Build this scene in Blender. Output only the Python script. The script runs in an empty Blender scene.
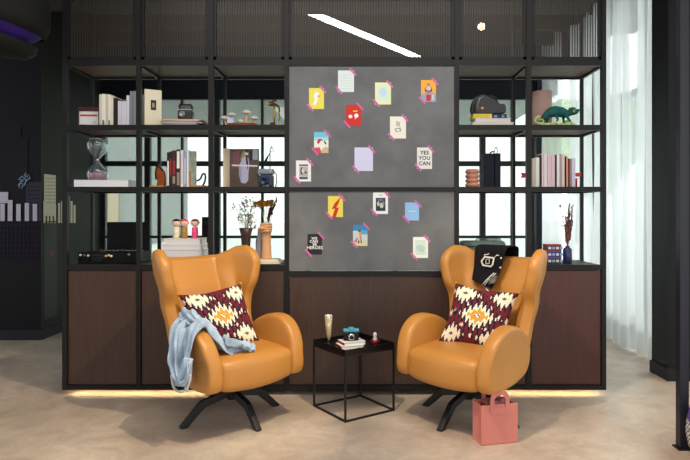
import bpy, bmesh, math, random
from mathutils import Vector, Matrix, noise
R = math.radians
PI = math.pi
random.seed(7)
SC = bpy.context.scene
COL = SC.collection

# ------------------------------------------------------------------ camera, world, lights
H = 1.37                      # eye height
cam_d = bpy.data.cameras.new('camera'); cam = bpy.data.objects.new('camera', cam_d); COL.objects.link(cam)
cam.location = (0, 0, H); cam.rotation_euler = (R(90), 0, 0)
cam_d.sensor_width = 36; cam_d.lens = 600 / 690 * 36
cam_d.shift_x = -19 / 690; cam_d.shift_y = -18 / 690
cam_d.clip_start = .05; cam_d.clip_end = 300
SC.camera = cam

w = bpy.data.worlds.new('sky'); SC.world = w; w.use_nodes = True
w.node_tree.nodes['Background'].inputs[0].default_value = (.94, .98, 1.0, 1)
w.node_tree.nodes['Background'].inputs[1].default_value = 2.0

def area(name, loc, rot, sx, sy, power, col):
    d = bpy.data.lights.new(name, 'AREA'); d.shape = 'RECTANGLE'; d.size = sx; d.size_y = sy
    d.energy = power; d.color = col
    o = bpy.data.objects.new(name, d); COL.objects.link(o); o.location = loc; o.rotation_euler = rot
    return o
def spot(name, loc, tgt, power, col, size=60, blend=.5, rad=.03):
    d = bpy.data.lights.new(name, 'SPOT'); d.energy = power; d.color = col
    d.spot_size = R(size); d.spot_blend = blend; d.shadow_soft_size = rad
    o = bpy.data.objects.new(name, d); COL.objects.link(o); o.location = loc
    o.rotation_euler = (Vector(tgt) - Vector(loc)).to_track_quat('-Z', 'Y').to_euler()
    return o
area('front_fill_light', (0.2, -1.6, 2.2), (R(78), 0, 0), 5.0, 2.2, 75, (1.0, .97, .94))  # added frontal fill from behind the camera, evens out the room
area('facade_daylight', (3.4, 6.2, 1.9), (0, R(90), 0), 3.2, 3.4, 60, (.92, .97, 1.0))
area('overhead_fill_light', (-0.1, 2.6, 3.55), (0, 0, 0), 3.6, 1.6, 88, (1.0, .93, .85))  # added soft fill from above, not a fixture of the room
spot('track_spot', (0.55, 2.6, 3.5), (-1.65, 4.1, 0), 290, (1.0, .78, .50), 46, .5)
spot('track_spot', (-0.4, 2.5, 3.5), (1.55, 4.1, 0), 230, (1.0, .80, .56), 46, .5)
spot('track_spot', (1.9, 3.3, 3.4), (1.75, 4.3, .6), 35, (1.0, .72, .5), 50, .6)
spot('track_spot', (-3.0, 4.6, 3.4), (-3.46, 6.6, 1.3), 22, (.95, .95, .85), 30, .6)

SC.view_settings.view_transform = 'Standard'; SC.view_settings.look = 'None'
SC.view_settings.gamma = 1; SC.view_settings.use_curve_mapping = False
SC.view_settings.exposure = 0.0

# ------------------------------------------------------------------ helpers
def lin(c): c = c / 255; return c / 12.92 if c <= .04045 else ((c + .055) / 1.055) ** 2.4
def rgb(r, g, b): return (lin(r), lin(g), lin(b), 1)
MATS = {}
def M(name, col=None, rough=.6, metal=0, noise_s=0, amt=.15, bump=0, bump_s=200, stretch=(1, 1, 1), emit=0, trans=0, alpha=1, spec=None):
    if name in MATS: return MATS[name]
    m = bpy.data.materials.new(name); m.use_nodes = True; MATS[name] = m
    nt = m.node_tree; p = nt.nodes['Principled BSDF']
    c = rgb(*col)
    p.inputs['Base Color'].default_value = c; p.inputs['Roughness'].default_value = rough; p.inputs['Metallic'].default_value = metal
    if spec is None and metal == 0 and rough >= .5: spec = .2
    if spec is not None: p.inputs['Specular IOR Level'].default_value = spec
    if trans: p.inputs['Transmission Weight'].default_value = trans
    if alpha < 1: p.inputs['Alpha'].default_value = alpha
    if emit: p.inputs['Emission Color'].default_value = c; p.inputs['Emission Strength'].default_value = emit
    if noise_s or bump:
        tc = nt.nodes.new('ShaderNodeTexCoord'); mp = nt.nodes.new('ShaderNodeMapping'); mp.inputs['Scale'].default_value = stretch
        nt.links.new(tc.outputs['Object'], mp.inputs[0])
    if noise_s:
        n = nt.nodes.new('ShaderNodeTexNoise'); n.inputs['Scale'].default_value = noise_s; n.inputs['Detail'].default_value = 5
        nt.links.new(mp.outputs[0], n.inputs['Vector'])
        r = nt.nodes.new('ShaderNodeValToRGB'); r.color_ramp.elements[0].position = .3; r.color_ramp.elements[1].position = .7
        r.color_ramp.elements[0].color = tuple(x * (1 - amt) for x in c[:3]) + (1,)
        r.color_ramp.elements[1].color = tuple(min(1, x * (1 + amt)) for x in c[:3]) + (1,)
        nt.links.new(n.outputs[0], r.inputs[0]); nt.links.new(r.outputs[0], p.inputs['Base Color'])
    if bump:
        n2 = nt.nodes.new('ShaderNodeTexNoise'); n2.inputs['Scale'].default_value = bump_s; n2.inputs['Detail'].default_value = 3
        nt.links.new(mp.outputs[0], n2.inputs['Vector'])
        b = nt.nodes.new('ShaderNodeBump'); b.inputs['Strength'].default_value = bump; b.inputs['Distance'].default_value = .002
        nt.links.new(n2.outputs[0], b.inputs['Height']); nt.links.new(b.outputs[0], p.inputs['Normal'])
    return m
def plain(r, g, b, rough=.6): return M('paint_%d_%d_%d' % (r, g, b), (r, g, b), rough)

class MB:
    """collects shapes, links them as one mesh object"""
    def __init__(s): s.v = []; s.f = []; s.mi = []; s.mats = []; s.sm = []
    def _m(s, m):
        if m not in s.mats: s.mats.append(m)
        return s.mats.index(m)
    def add(s, vs, fs, m, smooth=False):
        o = len(s.v); s.v += [Vector(p) for p in vs]; k = s._m(m)
        for f in fs: s.f.append([o + i for i in f]); s.mi.append(k); s.sm.append(smooth)
        return s
    def box(s, x0, x1, y0, y1, z0, z1, m, X=None):
        vs = [Vector((x, y, z)) for z in (z0, z1) for y in (y0, y1) for x in (x0, x1)]
        if X: vs = [X @ v for v in vs]
        return s.add(vs, [(0, 2, 3, 1), (4, 5, 7, 6), (0, 1, 5, 4), (2, 6, 7, 3), (0, 4, 6, 2), (1, 3, 7, 5)], m)
    def soft(s, x0, x1, y0, y1, z0, z1, r, m, n=8, deform=None):
        bm = bmesh.new(); bmesh.ops.create_cube(bm, size=2)
        bmesh.ops.subdivide_edges(bm, edges=bm.edges[:], cuts=n, use_grid_fill=True)
        c = Vector(((x0 + x1) / 2, (y0 + y1) / 2, (z0 + z1) / 2)); h = Vector(((x1 - x0) / 2, (y1 - y0) / 2, (z1 - z0) / 2))
        bm.verts.index_update(); vs = []
        for v in bm.verts:
            # push the grid lines towards the edges so the rounding is well sampled
            q = Vector([math.copysign(1 - (1 - abs(a)) ** 1.6, a) for a in v.co])
            p = Vector([q[i] * h[i] for i in range(3)])
            inn = Vector([max(-(h[i] - r), min(h[i] - r, p[i])) for i in range(3)])
            d = p - inn
            if d.length > 1e-9: p = inn + d.normalized() * r
            p = p + c
            if deform: p = Vector(deform(p))
            vs.append(p)
        s.add(vs, [[v.index for v in f.verts] for f in bm.faces], m, True); bm.free(); return s
    def lathe(s, prof, m, seg=24, X=None, cap=True):
        vs = []; fs = []
        for r, z in prof:
            for k in range(seg):
                a = 2 * PI * k / seg; vs.append(Vector((r * math.cos(a), r * math.sin(a), z)))
        for i in range(len(prof) - 1):
            for k in range(seg):
                k2 = (k + 1) % seg; fs.append((i * seg + k, i * seg + k2, (i + 1) * seg + k2, (i + 1) * seg + k))
        if cap:
            if prof[0][0] > 1e-4: fs.append(tuple(reversed(range(seg))))
            if prof[-1][0] > 1e-4: fs.append(tuple((len(prof) - 1) * seg + k for k in range(seg)))
        if X: vs = [X @ v for v in vs]
        return s.add(vs, fs, m, True)
    def tube(s, pts, rad, m, seg=8, closed=False):
        pts = [Vector(p) for p in pts]; n = len(pts); vs = []; fs = []
        rr = rad if isinstance(rad, (list, tuple)) else [rad] * n
        up = None
        for i, p in enumerate(pts):
            if closed: t = pts[(i + 1) % n] - pts[i - 1]
            else: t = pts[min(i + 1, n - 1)] - pts[max(i - 1, 0)]
            t.normalize()
            if up is None: up = Vector((0, 0, 1)) if abs(t.z) < .9 else Vector((1, 0, 0))
            a = (up - t * up.dot(t)).normalized(); b = t.cross(a); up = a
            for k in range(seg):
                q = 2 * PI * (k + .5) / seg; vs.append(p + (a * math.cos(q) + b * math.sin(q)) * rr[i])
        for i in range(n if closed else n - 1):
            j = (i + 1) % n
            for k in range(seg):
                k2 = (k + 1) % seg; fs.append((i * seg + k, i * seg + k2, j * seg + k2, j * seg + k))
        if not closed: fs.append(tuple(reversed(range(seg)))); fs.append(tuple((n - 1) * seg + k for k in range(seg)))
        return s.add(vs, fs, m, seg > 4)
    def bar(s, a, b, wd, ht, m):
        a = Vector(a); b = Vector(b); t = (b - a).normalized()
        up = Vector((0, 0, 1)) if abs(t.z) < .95 else Vector((0, 1, 0))
        x = t.cross(up).normalized(); u = x.cross(t)
        vs = [p + x * sx * wd / 2 + u * sy * ht / 2 for p in (a, b) for sx, sy in ((-1, -1), (1, -1), (1, 1), (-1, 1))]
        return s.add(vs, [(3, 2, 1, 0), (4, 5, 6, 7), (0, 1, 5, 4), (1, 2, 6, 5), (2, 3, 7, 6), (3, 0, 4, 7)], m)
    def prism(s, out, d0, d1, m, axis='y', X=None):
        """outline in (x,z) extruded in y, or (x,y) extruded in z, or (y,z) extruded in x"""
        f = {'y': lambda p, d: Vector((p[0], d, p[1])), 'z': lambda p, d: Vector((p[0], p[1], d)), 'x': lambda p, d: Vector((d, p[0], p[1]))}[axis]
        n = len(out); vs = [f(p, d0) for p in out] + [f(p, d1) for p in out]
        if X: vs = [X @ v for v in vs]
        fs = [tuple(range(n)), tuple(reversed(range(n, 2 * n)))] + [(i, n + i, n + (i + 1) % n, (i + 1) % n) for i in range(n)]
        return s.add(vs, fs, m)
    def ball(s, c, r, m, seg=10, sc=(1, 1, 1)):
        prof = [(max(1e-5, math.sin(PI * i / seg)) * r, -math.cos(PI * i / seg) * r) for i in range(seg + 1)]
        return s.lathe(prof, m, seg + 2, Matrix.Translation(Vector(c)) @ Matrix.Diagonal((*sc, 1)), cap=False)
    def grid(s, fn, nu, nv, m, closed_u=False, smooth=True):
        vs = [fn(i / (nu if closed_u else nu - 1), j / (nv - 1)) for j in range(nv) for i in range(nu)]; fs = []
        for j in range(nv - 1):
            for i in range(nu if closed_u else nu - 1):
                i2 = (i + 1) % nu; fs.append((j * nu + i, j * nu + i2, (j + 1) * nu + i2, (j + 1) * nu + i))
        return s.add(vs, fs, m, smooth)
    def build(s, name, parent=None, bevel=0, subd=0, solid=0, loc=None, fixn=True):
        me = bpy.data.meshes.new(name); me.from_pydata([tuple(v) for v in s.v], [], s.f)
        for m in s.mats: me.materials.append(m)
        for p, k, sm in zip(me.polygons, s.mi, s.sm): p.material_index = k; p.use_smooth = sm
        me.update()
        if fixn:
            bm = bmesh.new(); bm.from_mesh(me); bmesh.ops.recalc_face_normals(bm, faces=bm.faces[:]); bm.to_mesh(me); bm.free()
        o = bpy.data.objects.new(name, me); COL.objects.link(o)
        if parent: o.parent = parent
        if loc: o.location = loc
        if solid:
            d = o.modifiers.new('thickness', 'SOLIDIFY'); d.thickness = solid; d.offset = 0; d.use_even_offset = False
        if bevel:
            d = o.modifiers.new('bevel', 'BEVEL'); d.width = bevel; d.segments = 3; d.limit_method = 'ANGLE'; d.angle_limit = R(35)
        if subd:
            d = o.modifiers.new('smooth', 'SUBSURF'); d.levels = subd; d.render_levels = subd
        return o

def tag(o, label=None, cat=None, group=None, kind=None):
    if label: o['label'] = label
    if cat: o['category'] = cat
    if group: o['group'] = group
    if kind: o['kind'] = kind
    return o
def struct(o): o['kind'] = 'structure'; return o
def thing(name, label, cat, loc=(0, 0, 0), rz=0, group=None):
    o = bpy.data.objects.new(name, None); COL.objects.link(o); o.empty_display_size = .05
    o.location = loc; o.rotation_euler = (0, 0, rz); return tag(o, label, cat, group)
def copy_tree(o, parent=None):
    c = o.copy(); COL.objects.link(c)
    if parent: c.parent = parent
    for ch in list(o.children): copy_tree(ch, c)
    return c
def at(px, py, Y): return Vector(((px - 364) * Y / 600, Y, H - (py - 212) * Y / 600))
def ax(px, Y): return (px - 364) * Y / 600
def az(py, Y): return H - (py - 212) * Y / 600
def crom(pts, n, closed=False):
    pts = [Vector(p) for p in pts]; N = len(pts); out = []
    segs = N if closed else N - 1
    for i in range(segs):
        p1 = pts[i]; p2 = pts[(i + 1) % N]
        p0 = pts[i - 1] if (closed or i > 0) else p1 * 2 - p2
        p3 = pts[(i + 2) % N] if (closed or i + 2 < N) else p2 * 2 - p1
        for k in range(n):
            t = k / n; out.append(.5 * ((2 * p1) + (p2 - p0) * t + (2 * p0 - 5 * p1 + 4 * p2 - p3) * t * t + (3 * p1 - p0 - 3 * p2 + p3) * t ** 3))
    if not closed: out.append(pts[-1])
    return out
def curve_at(pts, t):
    """point on a sampled polyline, t in 0..1"""
    n = len(pts) - 1; t = max(0, min(.999999, t)) * n; i = int(t); return pts[i].lerp(pts[i + 1], t - i)
def interp(tab, x):
    for (a, va), (b, vb) in zip(tab, tab[1:]):
        if x <= b:
            t = 0 if x < a else (x - a) / (b - a); t = t * t * (3 - 2 * t); return va + (vb - va) * t
    return tab[-1][1]
def text_mesh(body, size, m, space=1.0, bold=0.0, align='CENTER', line=1.0):
    """returns list of verts/faces of flat text in the XZ plane facing -Y, centred"""
    cu = bpy.data.curves.new('t', 'FONT'); cu.body = body; cu.size = size; cu.align_x = align; cu.align_y = 'CENTER'
    cu.space_character = space; cu.space_line = line; cu.offset = bold; cu.resolution_u = 2
    o = bpy.data.objects.new('t', cu); COL.objects.link(o)
    dg = bpy.context.evaluated_depsgraph_get(); me = bpy.data.meshes.new_from_object(o.evaluated_get(dg))
    vs = [Vector((v.co.x, 0, v.co.y)) for v in me.vertices]; fs = [tuple(p.vertices) for p in me.polygons]
    bpy.data.objects.remove(o); bpy.data.curves.remove(cu); bpy.data.meshes.remove(me)
    return vs, fs

# ------------------------------------------------------------------ materials
steel = M('blackened_steel', (27, 26, 27), .45, .1, spec=.3)
steel_dark = M('black_steel_window', (26, 26, 28), .5, .2)
wood = M('dark_veneer', (66, 47, 38), .42, 0, 9, .22, .15, 60, (14, 14, .6))
shelfwood = M('brown_shelf_board', (92, 72, 54), .5, 0, 8, .2, 0, 0, (1, 14, 14))
leather = M('cognac_leather', (188, 129, 58), .40, 0, 2.5, .06, .18, 420)
blackmetal = M('black_powder_coat', (24, 24, 26), .45, .2)
white = M('white_card', (235, 234, 232), .7)
paper = M('paper_block', (228, 222, 208), .85, 0, 3, .08, 0, 0, (1, 1, 220))
tape = M('pink_tape', (198, 108, 166), .5)
chrome = M('chrome', (200, 200, 205), .2, 1)

def concrete_floor():
    m = bpy.data.materials.new('polished_concrete'); m.use_nodes = True; nt = m.node_tree; p = nt.nodes['Principled BSDF']
    tc = nt.nodes.new('ShaderNodeTexCoord')
    def nz(scale, det=6, dist=.6):
        n = nt.nodes.new('ShaderNodeTexNoise'); n.inputs['Scale'].default_value = scale; n.inputs['Detail'].default_value = det; n.inputs['Distortion'].default_value = dist
        nt.links.new(tc.outputs['Object'], n.inputs['Vector']); return n
    def ramp(src, a, b, ca, cb):
        r = nt.nodes.new('ShaderNodeValToRGB'); r.color_ramp.elements[0].position = a; r.color_ramp.elements[1].position = b
        r.color_ramp.elements[0].color = ca; r.color_ramp.elements[1].color = cb; nt.links.new(src.outputs[0], r.inputs[0]); return r
    a = ramp(nz(1.1), .35, .68, rgb(188, 169, 152), rgb(217, 202, 184))
    b = ramp(nz(5, 8, 1.2), .3, .72, (.80, .80, .80, 1), (1.08, 1.06, 1.03, 1))
    c = ramp(nz(38, 6, .3), .35, .75, (.9, .9, .9, 1), (1.04, 1.04, 1.04, 1))
    last = a
    for k in (b, c):
        mx = nt.nodes.new('ShaderNodeMix'); mx.data_type = 'RGBA'; mx.blend_type = 'MULTIPLY'; mx.inputs[0].default_value = 1
        nt.links.new(last.outputs[2 if last.bl_idname == 'ShaderNodeMix' else 0], mx.inputs[6]); nt.links.new(k.outputs[0], mx.inputs[7]); last = mx
    nt.links.new(last.outputs[2], p.inputs['Base Color'])
    rr = ramp(nz(2.5), .3, .7, (.28, .28, .28, 1), (.5, .5, .5, 1)); nt.links.new(rr.outputs[0], p.inputs['Roughness'])
    bp = nt.nodes.new('ShaderNodeBump'); bp.inputs['Strength'].default_value = .08; bp.inputs['Distance'].default_value = .004
    nt.links.new(nz(14).outputs[0], bp.inputs['Height']); nt.links.new(bp.outputs[0], p.inputs['Normal'])
    return m
def mesh_panel_mat():
    m = bpy.data.materials.new('woven_wire_mesh'); m.use_nodes = True; nt = m.node_tree; p = nt.nodes['Principled BSDF']; out = nt.nodes['Material Output']
    p.inputs['Base Color'].default_value = rgb(62, 57, 53); p.inputs['Roughness'].default_value = .4; p.inputs['Metallic'].default_value = .3
    tc = nt.nodes.new('ShaderNodeTexCoord'); sp = nt.nodes.new('ShaderNodeSeparateXYZ'); nt.links.new(tc.outputs['Object'], sp.inputs[0])
    def stripes(sock, freq, duty):
        a = nt.nodes.new('ShaderNodeMath'); a.operation = 'MULTIPLY'; a.inputs[1].default_value = freq; nt.links.new(sock, a.inputs[0])
        b = nt.nodes.new('ShaderNodeMath'); b.operation = 'FRACT'; nt.links.new(a.outputs[0], b.inputs[0])
        c = nt.nodes.new('ShaderNodeMath'); c.operation = 'LESS_THAN'; c.inputs[1].default_value = duty; nt.links.new(b.outputs[0], c.inputs[0]); return c
    v = stripes(sp.outputs[0], 52, .42); h = stripes(sp.outputs[2], 150, .2)
    mx = nt.nodes.new('ShaderNodeMath'); mx.operation = 'MAXIMUM'; nt.links.new(v.outputs[0], mx.inputs[0]); nt.links.new(h.outputs[0], mx.inputs[1])
    tr = nt.nodes.new('ShaderNodeBsdfTransparent'); ms = nt.nodes.new('ShaderNodeMixShader')
    nt.links.new(mx.outputs[0], ms.inputs[0]); nt.links.new(tr.outputs[0], ms.inputs[1]); nt.links.new(p.outputs[0], ms.inputs[2]); nt.links.new(ms.outputs[0], out.inputs[0])
    return m
def glass_mat(name, tint, gloss=.08, rough=0.0, haze=0.0):
    m = bpy.data.materials.new(name); m.use_nodes = True; nt = m.node_tree; nt.nodes.remove(nt.nodes['Principled BSDF']); out = nt.nodes['Material Output']
    tr = nt.nodes.new('ShaderNodeBsdfTransparent'); tr.inputs[0].default_value = tint
    gl = nt.nodes.new('ShaderNodeBsdfGlossy'); gl.inputs['Roughness'].default_value = rough
    ms = nt.nodes.new('ShaderNodeMixShader'); ms.inputs[0].default_value = gloss
    nt.links.new(tr.outputs[0], ms.inputs[1]); nt.links.new(gl.outputs[0], ms.inputs[2]); last = ms
    if haze:
        df = nt.nodes.new('ShaderNodeBsdfTranslucent'); df.inputs[0].default_value = (.9, .94, .92, 1)
        m2 = nt.nodes.new('ShaderNodeMixShader'); m2.inputs[0].default_value = haze
        nt.links.new(last.outputs[0], m2.inputs[1]); nt.links.new(df.outputs[0], m2.inputs[2]); last = m2
    nt.links.new(last.outputs[0], out.inputs[0]); return m
def curtain_mat(name, c, tr_amt):
    m = bpy.data.materials.new(name); m.use_nodes = True; nt = m.node_tree; nt.nodes.remove(nt.nodes['Principled BSDF']); out = nt.nodes['Material Output']
    t = nt.nodes.new('ShaderNodeBsdfTransparent'); a = nt.nodes.new('ShaderNodeBsdfTranslucent'); d = nt.nodes.new('ShaderNodeBsdfDiffuse')
    a.inputs[0].default_value = c; d.inputs[0].default_value = c
    m1 = nt.nodes.new('ShaderNodeMixShader'); m1.inputs[0].default_value = .45
    m2 = nt.nodes.new('ShaderNodeMixShader'); m2.inputs[0].default_value = tr_amt
    nt.links.new(a.outputs[0], m1.inputs[1]); nt.links.new(d.outputs[0], m1.inputs[2]); nt.links.new(m1.outputs[0], m2.inputs[1]); nt.links.new(t.outputs[0], m2.inputs[2])
    nt.links.new(m2.outputs[0], out.inputs[0]); return m
floor_m = concrete_floor(); mesh_m = mesh_panel_mat()
pane_m = glass_mat('window_glass', (.91, .97, .93, 1), .05, 0, .15)
clear_m = glass_mat('clear_glass', (.95, .97, .97, 1), .12)
sheer_m = curtain_mat('sheer_voile', (.88, .91, .89, 1), .42)
hem_m = curtain_mat('sheer_hem', (.62, .64, .62, 1), .12)

# ------------------------------------------------------------------ the room
b = MB(); b.box(-8, 3.6, -3.2, 8.0, -.1, 0, floor_m); struct(b.build('floor'))
ceil_m = M('black_ceiling', (26, 25, 24), .8)
b = MB(); b.box(-8, 3.6, -3.2, 8.0, 3.75, 3.85, ceil_m)
struct(b.build('ceiling'))
beam_m = M('ceiling_beam', (52, 48, 44), .7)
for k, y in enumerate((5.6, 6.3, 7.0, 7.6)):
    b = MB(); b.box(-3.4, 2.4, y, y + .08, 3.5, 3.745, beam_m); struct(b.build('trim_%d' % (k + 1)))
navy = M('navy_wall_paint', (9, 10, 17), .6, 0, 4, .08)
olive = M('olive_grey_paint', (30, 31, 26), .6, 0, 4, .08)
b = MB(); b.box(-8, -3.46, 6.43, 7.99, 0, 3.74, navy)
b.f_navy = None
wl = struct(b.build('wall_left'))
wl.data.materials.append(olive)
for p in wl.data.polygons:
    if p.normal.x > .9: p.material_index = 1
bb = M('dark_skirting', (34, 36, 42), .5)
b = MB(); b.box(-8, -3.445, 6.41, 6.43, 0, .11, bb); b.box(-3.46, -3.445, 6.43, 7.9, 0, .11, bb); struct(b.build('baseboard_left'))
b = MB(); b.box(-8, 3.6, -3.3, -3.2, 0, 3.74, M('warm_grey_wall', (150, 146, 140), .8)); struct(b.build('wall_front'))

# back window wall, Y = 7.9
YB = 7.9
b = MB(); b.box(-3.459, 2.42, YB, YB + .12, 2.86, 3.74, M('window_fascia', (24, 28, 35), .6)); struct(b.build('wall_back'))
b = MB()
for px, wp in ((100, 10), (147, 5.5), (216.5, 6), (308, 6), (395, 5), (483, 5.5), (533, 3)):
    x = ax(px, YB); h = wp * YB / 1200; b.box(x - h, x + h, YB, YB + .08, 0, 2.86, steel_dark)
for px, wp in ((181.5, 2), (262, 2.4), (350, 2.4), (440, 2.4), (513, 3)):
    x = ax(px, YB); h = wp * YB / 1200; b.box(x - h, x + h, YB + .01, YB + .07, 0, 2.86, steel_dark)
for py, wp in ((163.5, 5), (237, 2.6), (98, 3)):
    z = az(py, YB); h = wp * YB / 1200; b.box(ax(95, YB), ax(534, YB), YB + .015, YB + .065, z - h, z + h, steel_dark)
b.box(ax(95, YB), ax(534, YB), YB, YB + .08, 0, .12, steel_dark)
wf = struct(b.build('window_1'))
b = MB(); b.box(ax(97, YB), ax(532, YB), YB + .035, YB + .043, .12, 2.85, pane_m); b.build('glass_pane', wf)
b = MB(); b.box(ax(536, YB), ax(541, YB), YB - .05, YB + .1, 0, 3.74, M('blue_black_column', (30, 36, 48), .5)); struct(b.build('trim_5'))

# right glazed facade, X = 3.0
XF = 3.0
b = MB()
for y in (2.0, 3.4, 4.9, 6.4, 7.9): b.box(XF, XF + .09, y - .04, y + .04, 0, 3.74, steel_dark)
for z in (.06, 2.7, 3.6): b.box(XF + .01, XF + .08, 2.0, 7.9, z - .04, z + .04, steel_dark)
wr = struct(b.build('window_2'))
b = MB(); b.box(XF + .04, XF + .048, 2.04, 7.86, .1, 3.7, clear_m); b.build('glass_pane', wr)
b = MB()
b.box(ax(541, YB), XF, YB, YB + .06, .0, .08, steel_dark); b.box(ax(541, YB), XF, YB, YB + .06, 3.4, 3.74, steel_dark)
wr = struct(b.build('window_3'))
b = MB(); b.box(ax(541, YB) + .01, XF - .01, YB + .025, YB + .033, .08, 3.4, clear_m); b.build('glass_pane', wr)
colm = M('charcoal_column_paint', (24, 24, 28), .5)
b = MB(); b.box(2.47, 2.80, 4.87, 5.15, 0, 3.74, colm); b.box(2.455, 2.81, 4.85, 5.16, 0, .1, bb); struct(b.build('wall_right'))

# curtains
def curtain(y0, y1, label, x=2.66, ph=0.0, along='y', xa=0, xb=0):
    root = thing('sheer_curtain', label, 'curtain', (0, 0, 0), 0, 'sheer curtains along the glass')
    def mk(z0, z1, mat, name):
        n = 140
        def fn(u, v):
            s = u * ((y1 - y0) if along == 'y' else (xb - xa)); z = z0 + (z1 - z0) * v
            fl = 1.0 + .25 * (1 - z / 3.7)
            d = fl * (.05 * math.sin(s * 24 + ph + .5 * math.sin(s * 5)) + .022 * math.sin(s * 55 + 1.3 + ph) + .012 * math.sin(z * 1.7 + s * 6))
            return Vector((x + d, y0 + s, z)) if along == 'y' else Vector((xa + s, y0 + d, z))
        b = MB(); b.grid(fn, n, 12, mat); return b.build(name, root, fixn=False)
    mk(.235, 3.72, sheer_m, 'voile'); mk(.015, .235, hem_m, 'hem')
    b = MB()
    if along == 'y': b.box(x - .02, x + .02, y0, y1, 3.715, 3.745, steel)
    else: b.box(xa, xb, y0 - .02, y0 + .02, 3.715, 3.745, steel)
    b.build('curtain_track', root)
curtain(5.30, 6.12, 'sheer white floor-length curtain nearest the dark column', ph=.4)
curtain(6.16, 6.98, 'sheer white floor-length curtain, middle one of the row along the right window', ph=2.1)
curtain(7.02, 7.66, 'sheer white floor-length curtain farthest along the right window, just past the shelving edge', ph=4.0)
curtain(7.78, 0, 'sheer white curtain across the back corner window, seen through the right-hand shelves', along='x', xa=ax(543, 7.78), xb=2.58, ph=1)

# near steel frame post at right with a glass leaf
root = thing('partition_post', 'black steel partition post standing on the floor at the right edge', 'post', (ax(682.3, 3.48), 3.48, 0))
b = MB(); b.box(-.025, .025, -.025, .025, 0, 3.74, M('partition_steel', (34, 34, 44), .4, .3)); b.build('upright', root)
b = MB(); b.box(-.04, .04, -.04, .04, 0, .008, blackmetal); b.build('foot_plate', root)

# outside
b = MB(); b.box(-40, 60, 8.2, 90, -.25, -.05, M('pale_paving', (236, 236, 232), .9, 0, 1, .05)); b.box(3.7, 60, -20, 8.2, -.25, -.05, MATS['pale_paving']); struct(b.build('ground_outside'))
b = MB(); b.box(-12, 2.6, 8.05, 12.6, 2.95, 3.2, M('canopy_soffit', (128, 136, 130), .8))
tag(b.build('entrance_canopy'), 'grey-green canopy soffit outside above the back windows', 'canopy')
leaf = M('tree_leaf', (120, 150, 80), .8, 0, 5, .4); bark = M('tree_bark', (90, 80, 68), .9)
def tree(x, y, h, r, label):
    root = thing('tree', label, 'tree', (x, y, -.05), 0, 'trees outside the glass facade')
    b = MB(); b.tube([(0, 0, 0), (.05, 0, h * .3), (0, .05, h * .62)], [.16, .12, .07], bark); b.build('trunk', root)
    b = MB()
    for k in range(14):
        a = random.random() * 2 * PI; q = r * .62 * random.random() ** .5; zz = h * (.45 + .4 * random.random())
        b.ball((q * math.cos(a), q * math.sin(a), zz), r * random.uniform(.32, .5), leaf, 8, (1, 1, .8))
    o = b.build('crown', root); o.modifiers.new('d', 'SUBSURF').levels = 1
    tx = bpy.data.textures.new('lf', 'CLOUDS'); tx.noise_scale = .35
    d = o.modifiers.new('leaves', 'DISPLACE'); d.texture = tx; d.strength = .5
tree(8.5, 13.5, 6.0, 2.4, 'leafy green tree outside, nearest the glass facade at right')
tree(13.5, 22, 7.0, 3.0, 'leafy green tree outside, middle one behind the curtains')
tree(10, 28, 7, 3.0, 'leafy green tree outside, farthest behind the curtains')
# hazy building opposite, seen through left panes
root = thing('building_opposite', 'pale grey building with tan and blue panels seen through the left back panes', 'building', (-13, 24, -.05))
b = MB(); b.box(-6, 3.6, 0, 8, 0, 9, M('pale_render', (138, 142, 138), .9)); b.build('wall', root)
b = MB(); b.box(2.0, 3.2, -.08, 0, 0, 2.6, M('tan_panel', (186, 162, 132), .8)); b.build('tan_panel', root)
b = MB(); b.box(-.3, 1.6, -.08, 0, 0, 2.4, M('blue_grey_panel', (112, 128, 140), .8)); b.build('blue_panel', root)

# ------------------------------------------------------------------ shelving unit
Yf, Yr = 4.48, 4.955
s0 = Yf / 600
root = thing('shelving_frame', 'tall black steel shelving frame with brown shelves spanning the room behind the armchairs', 'shelving', (0, 0, 0))
X = lambda px: ax(px, Yf)
Z = lambda py: az(py, Yf)
Z1, Z2, Z3 = Z(124.7), Z(186.7), Z(264.8)      # shelf tops
posts = [(64.5, 5), (138.3, 4.6), (210.6, 5), (286.5, 4.4), (457, 4.4), (529, 5), (604, 4.6)]
TOP = 3.02
hw = .018
for px, wp in posts:
    b = MB(); h = wp * s0 / 2
    b.box(X(px) - h, X(px) + h, Yf, Yf + .035, Z(390), TOP, steel); b.build('front_post', root)
    b = MB(); b.box(X(px) - .012, X(px) + .012, Yr - .028, Yr, .90, TOP, steel); b.build('rear_post', root)
xl, xr = X(64.5), X(604)
def hbeam(py0, py1, x0, x1, name='front_beam'):
    b = MB(); b.box(x0, x1, Yf + .002, Yf + .034, Z(py1), Z(py0), steel); b.build(name, root)
def segs():
    for (a, wa), (c, wc) in zip(posts, posts[1:]):
        yield X(a) + wa * s0 / 2, X(c) - wc * s0 / 2, a
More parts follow.
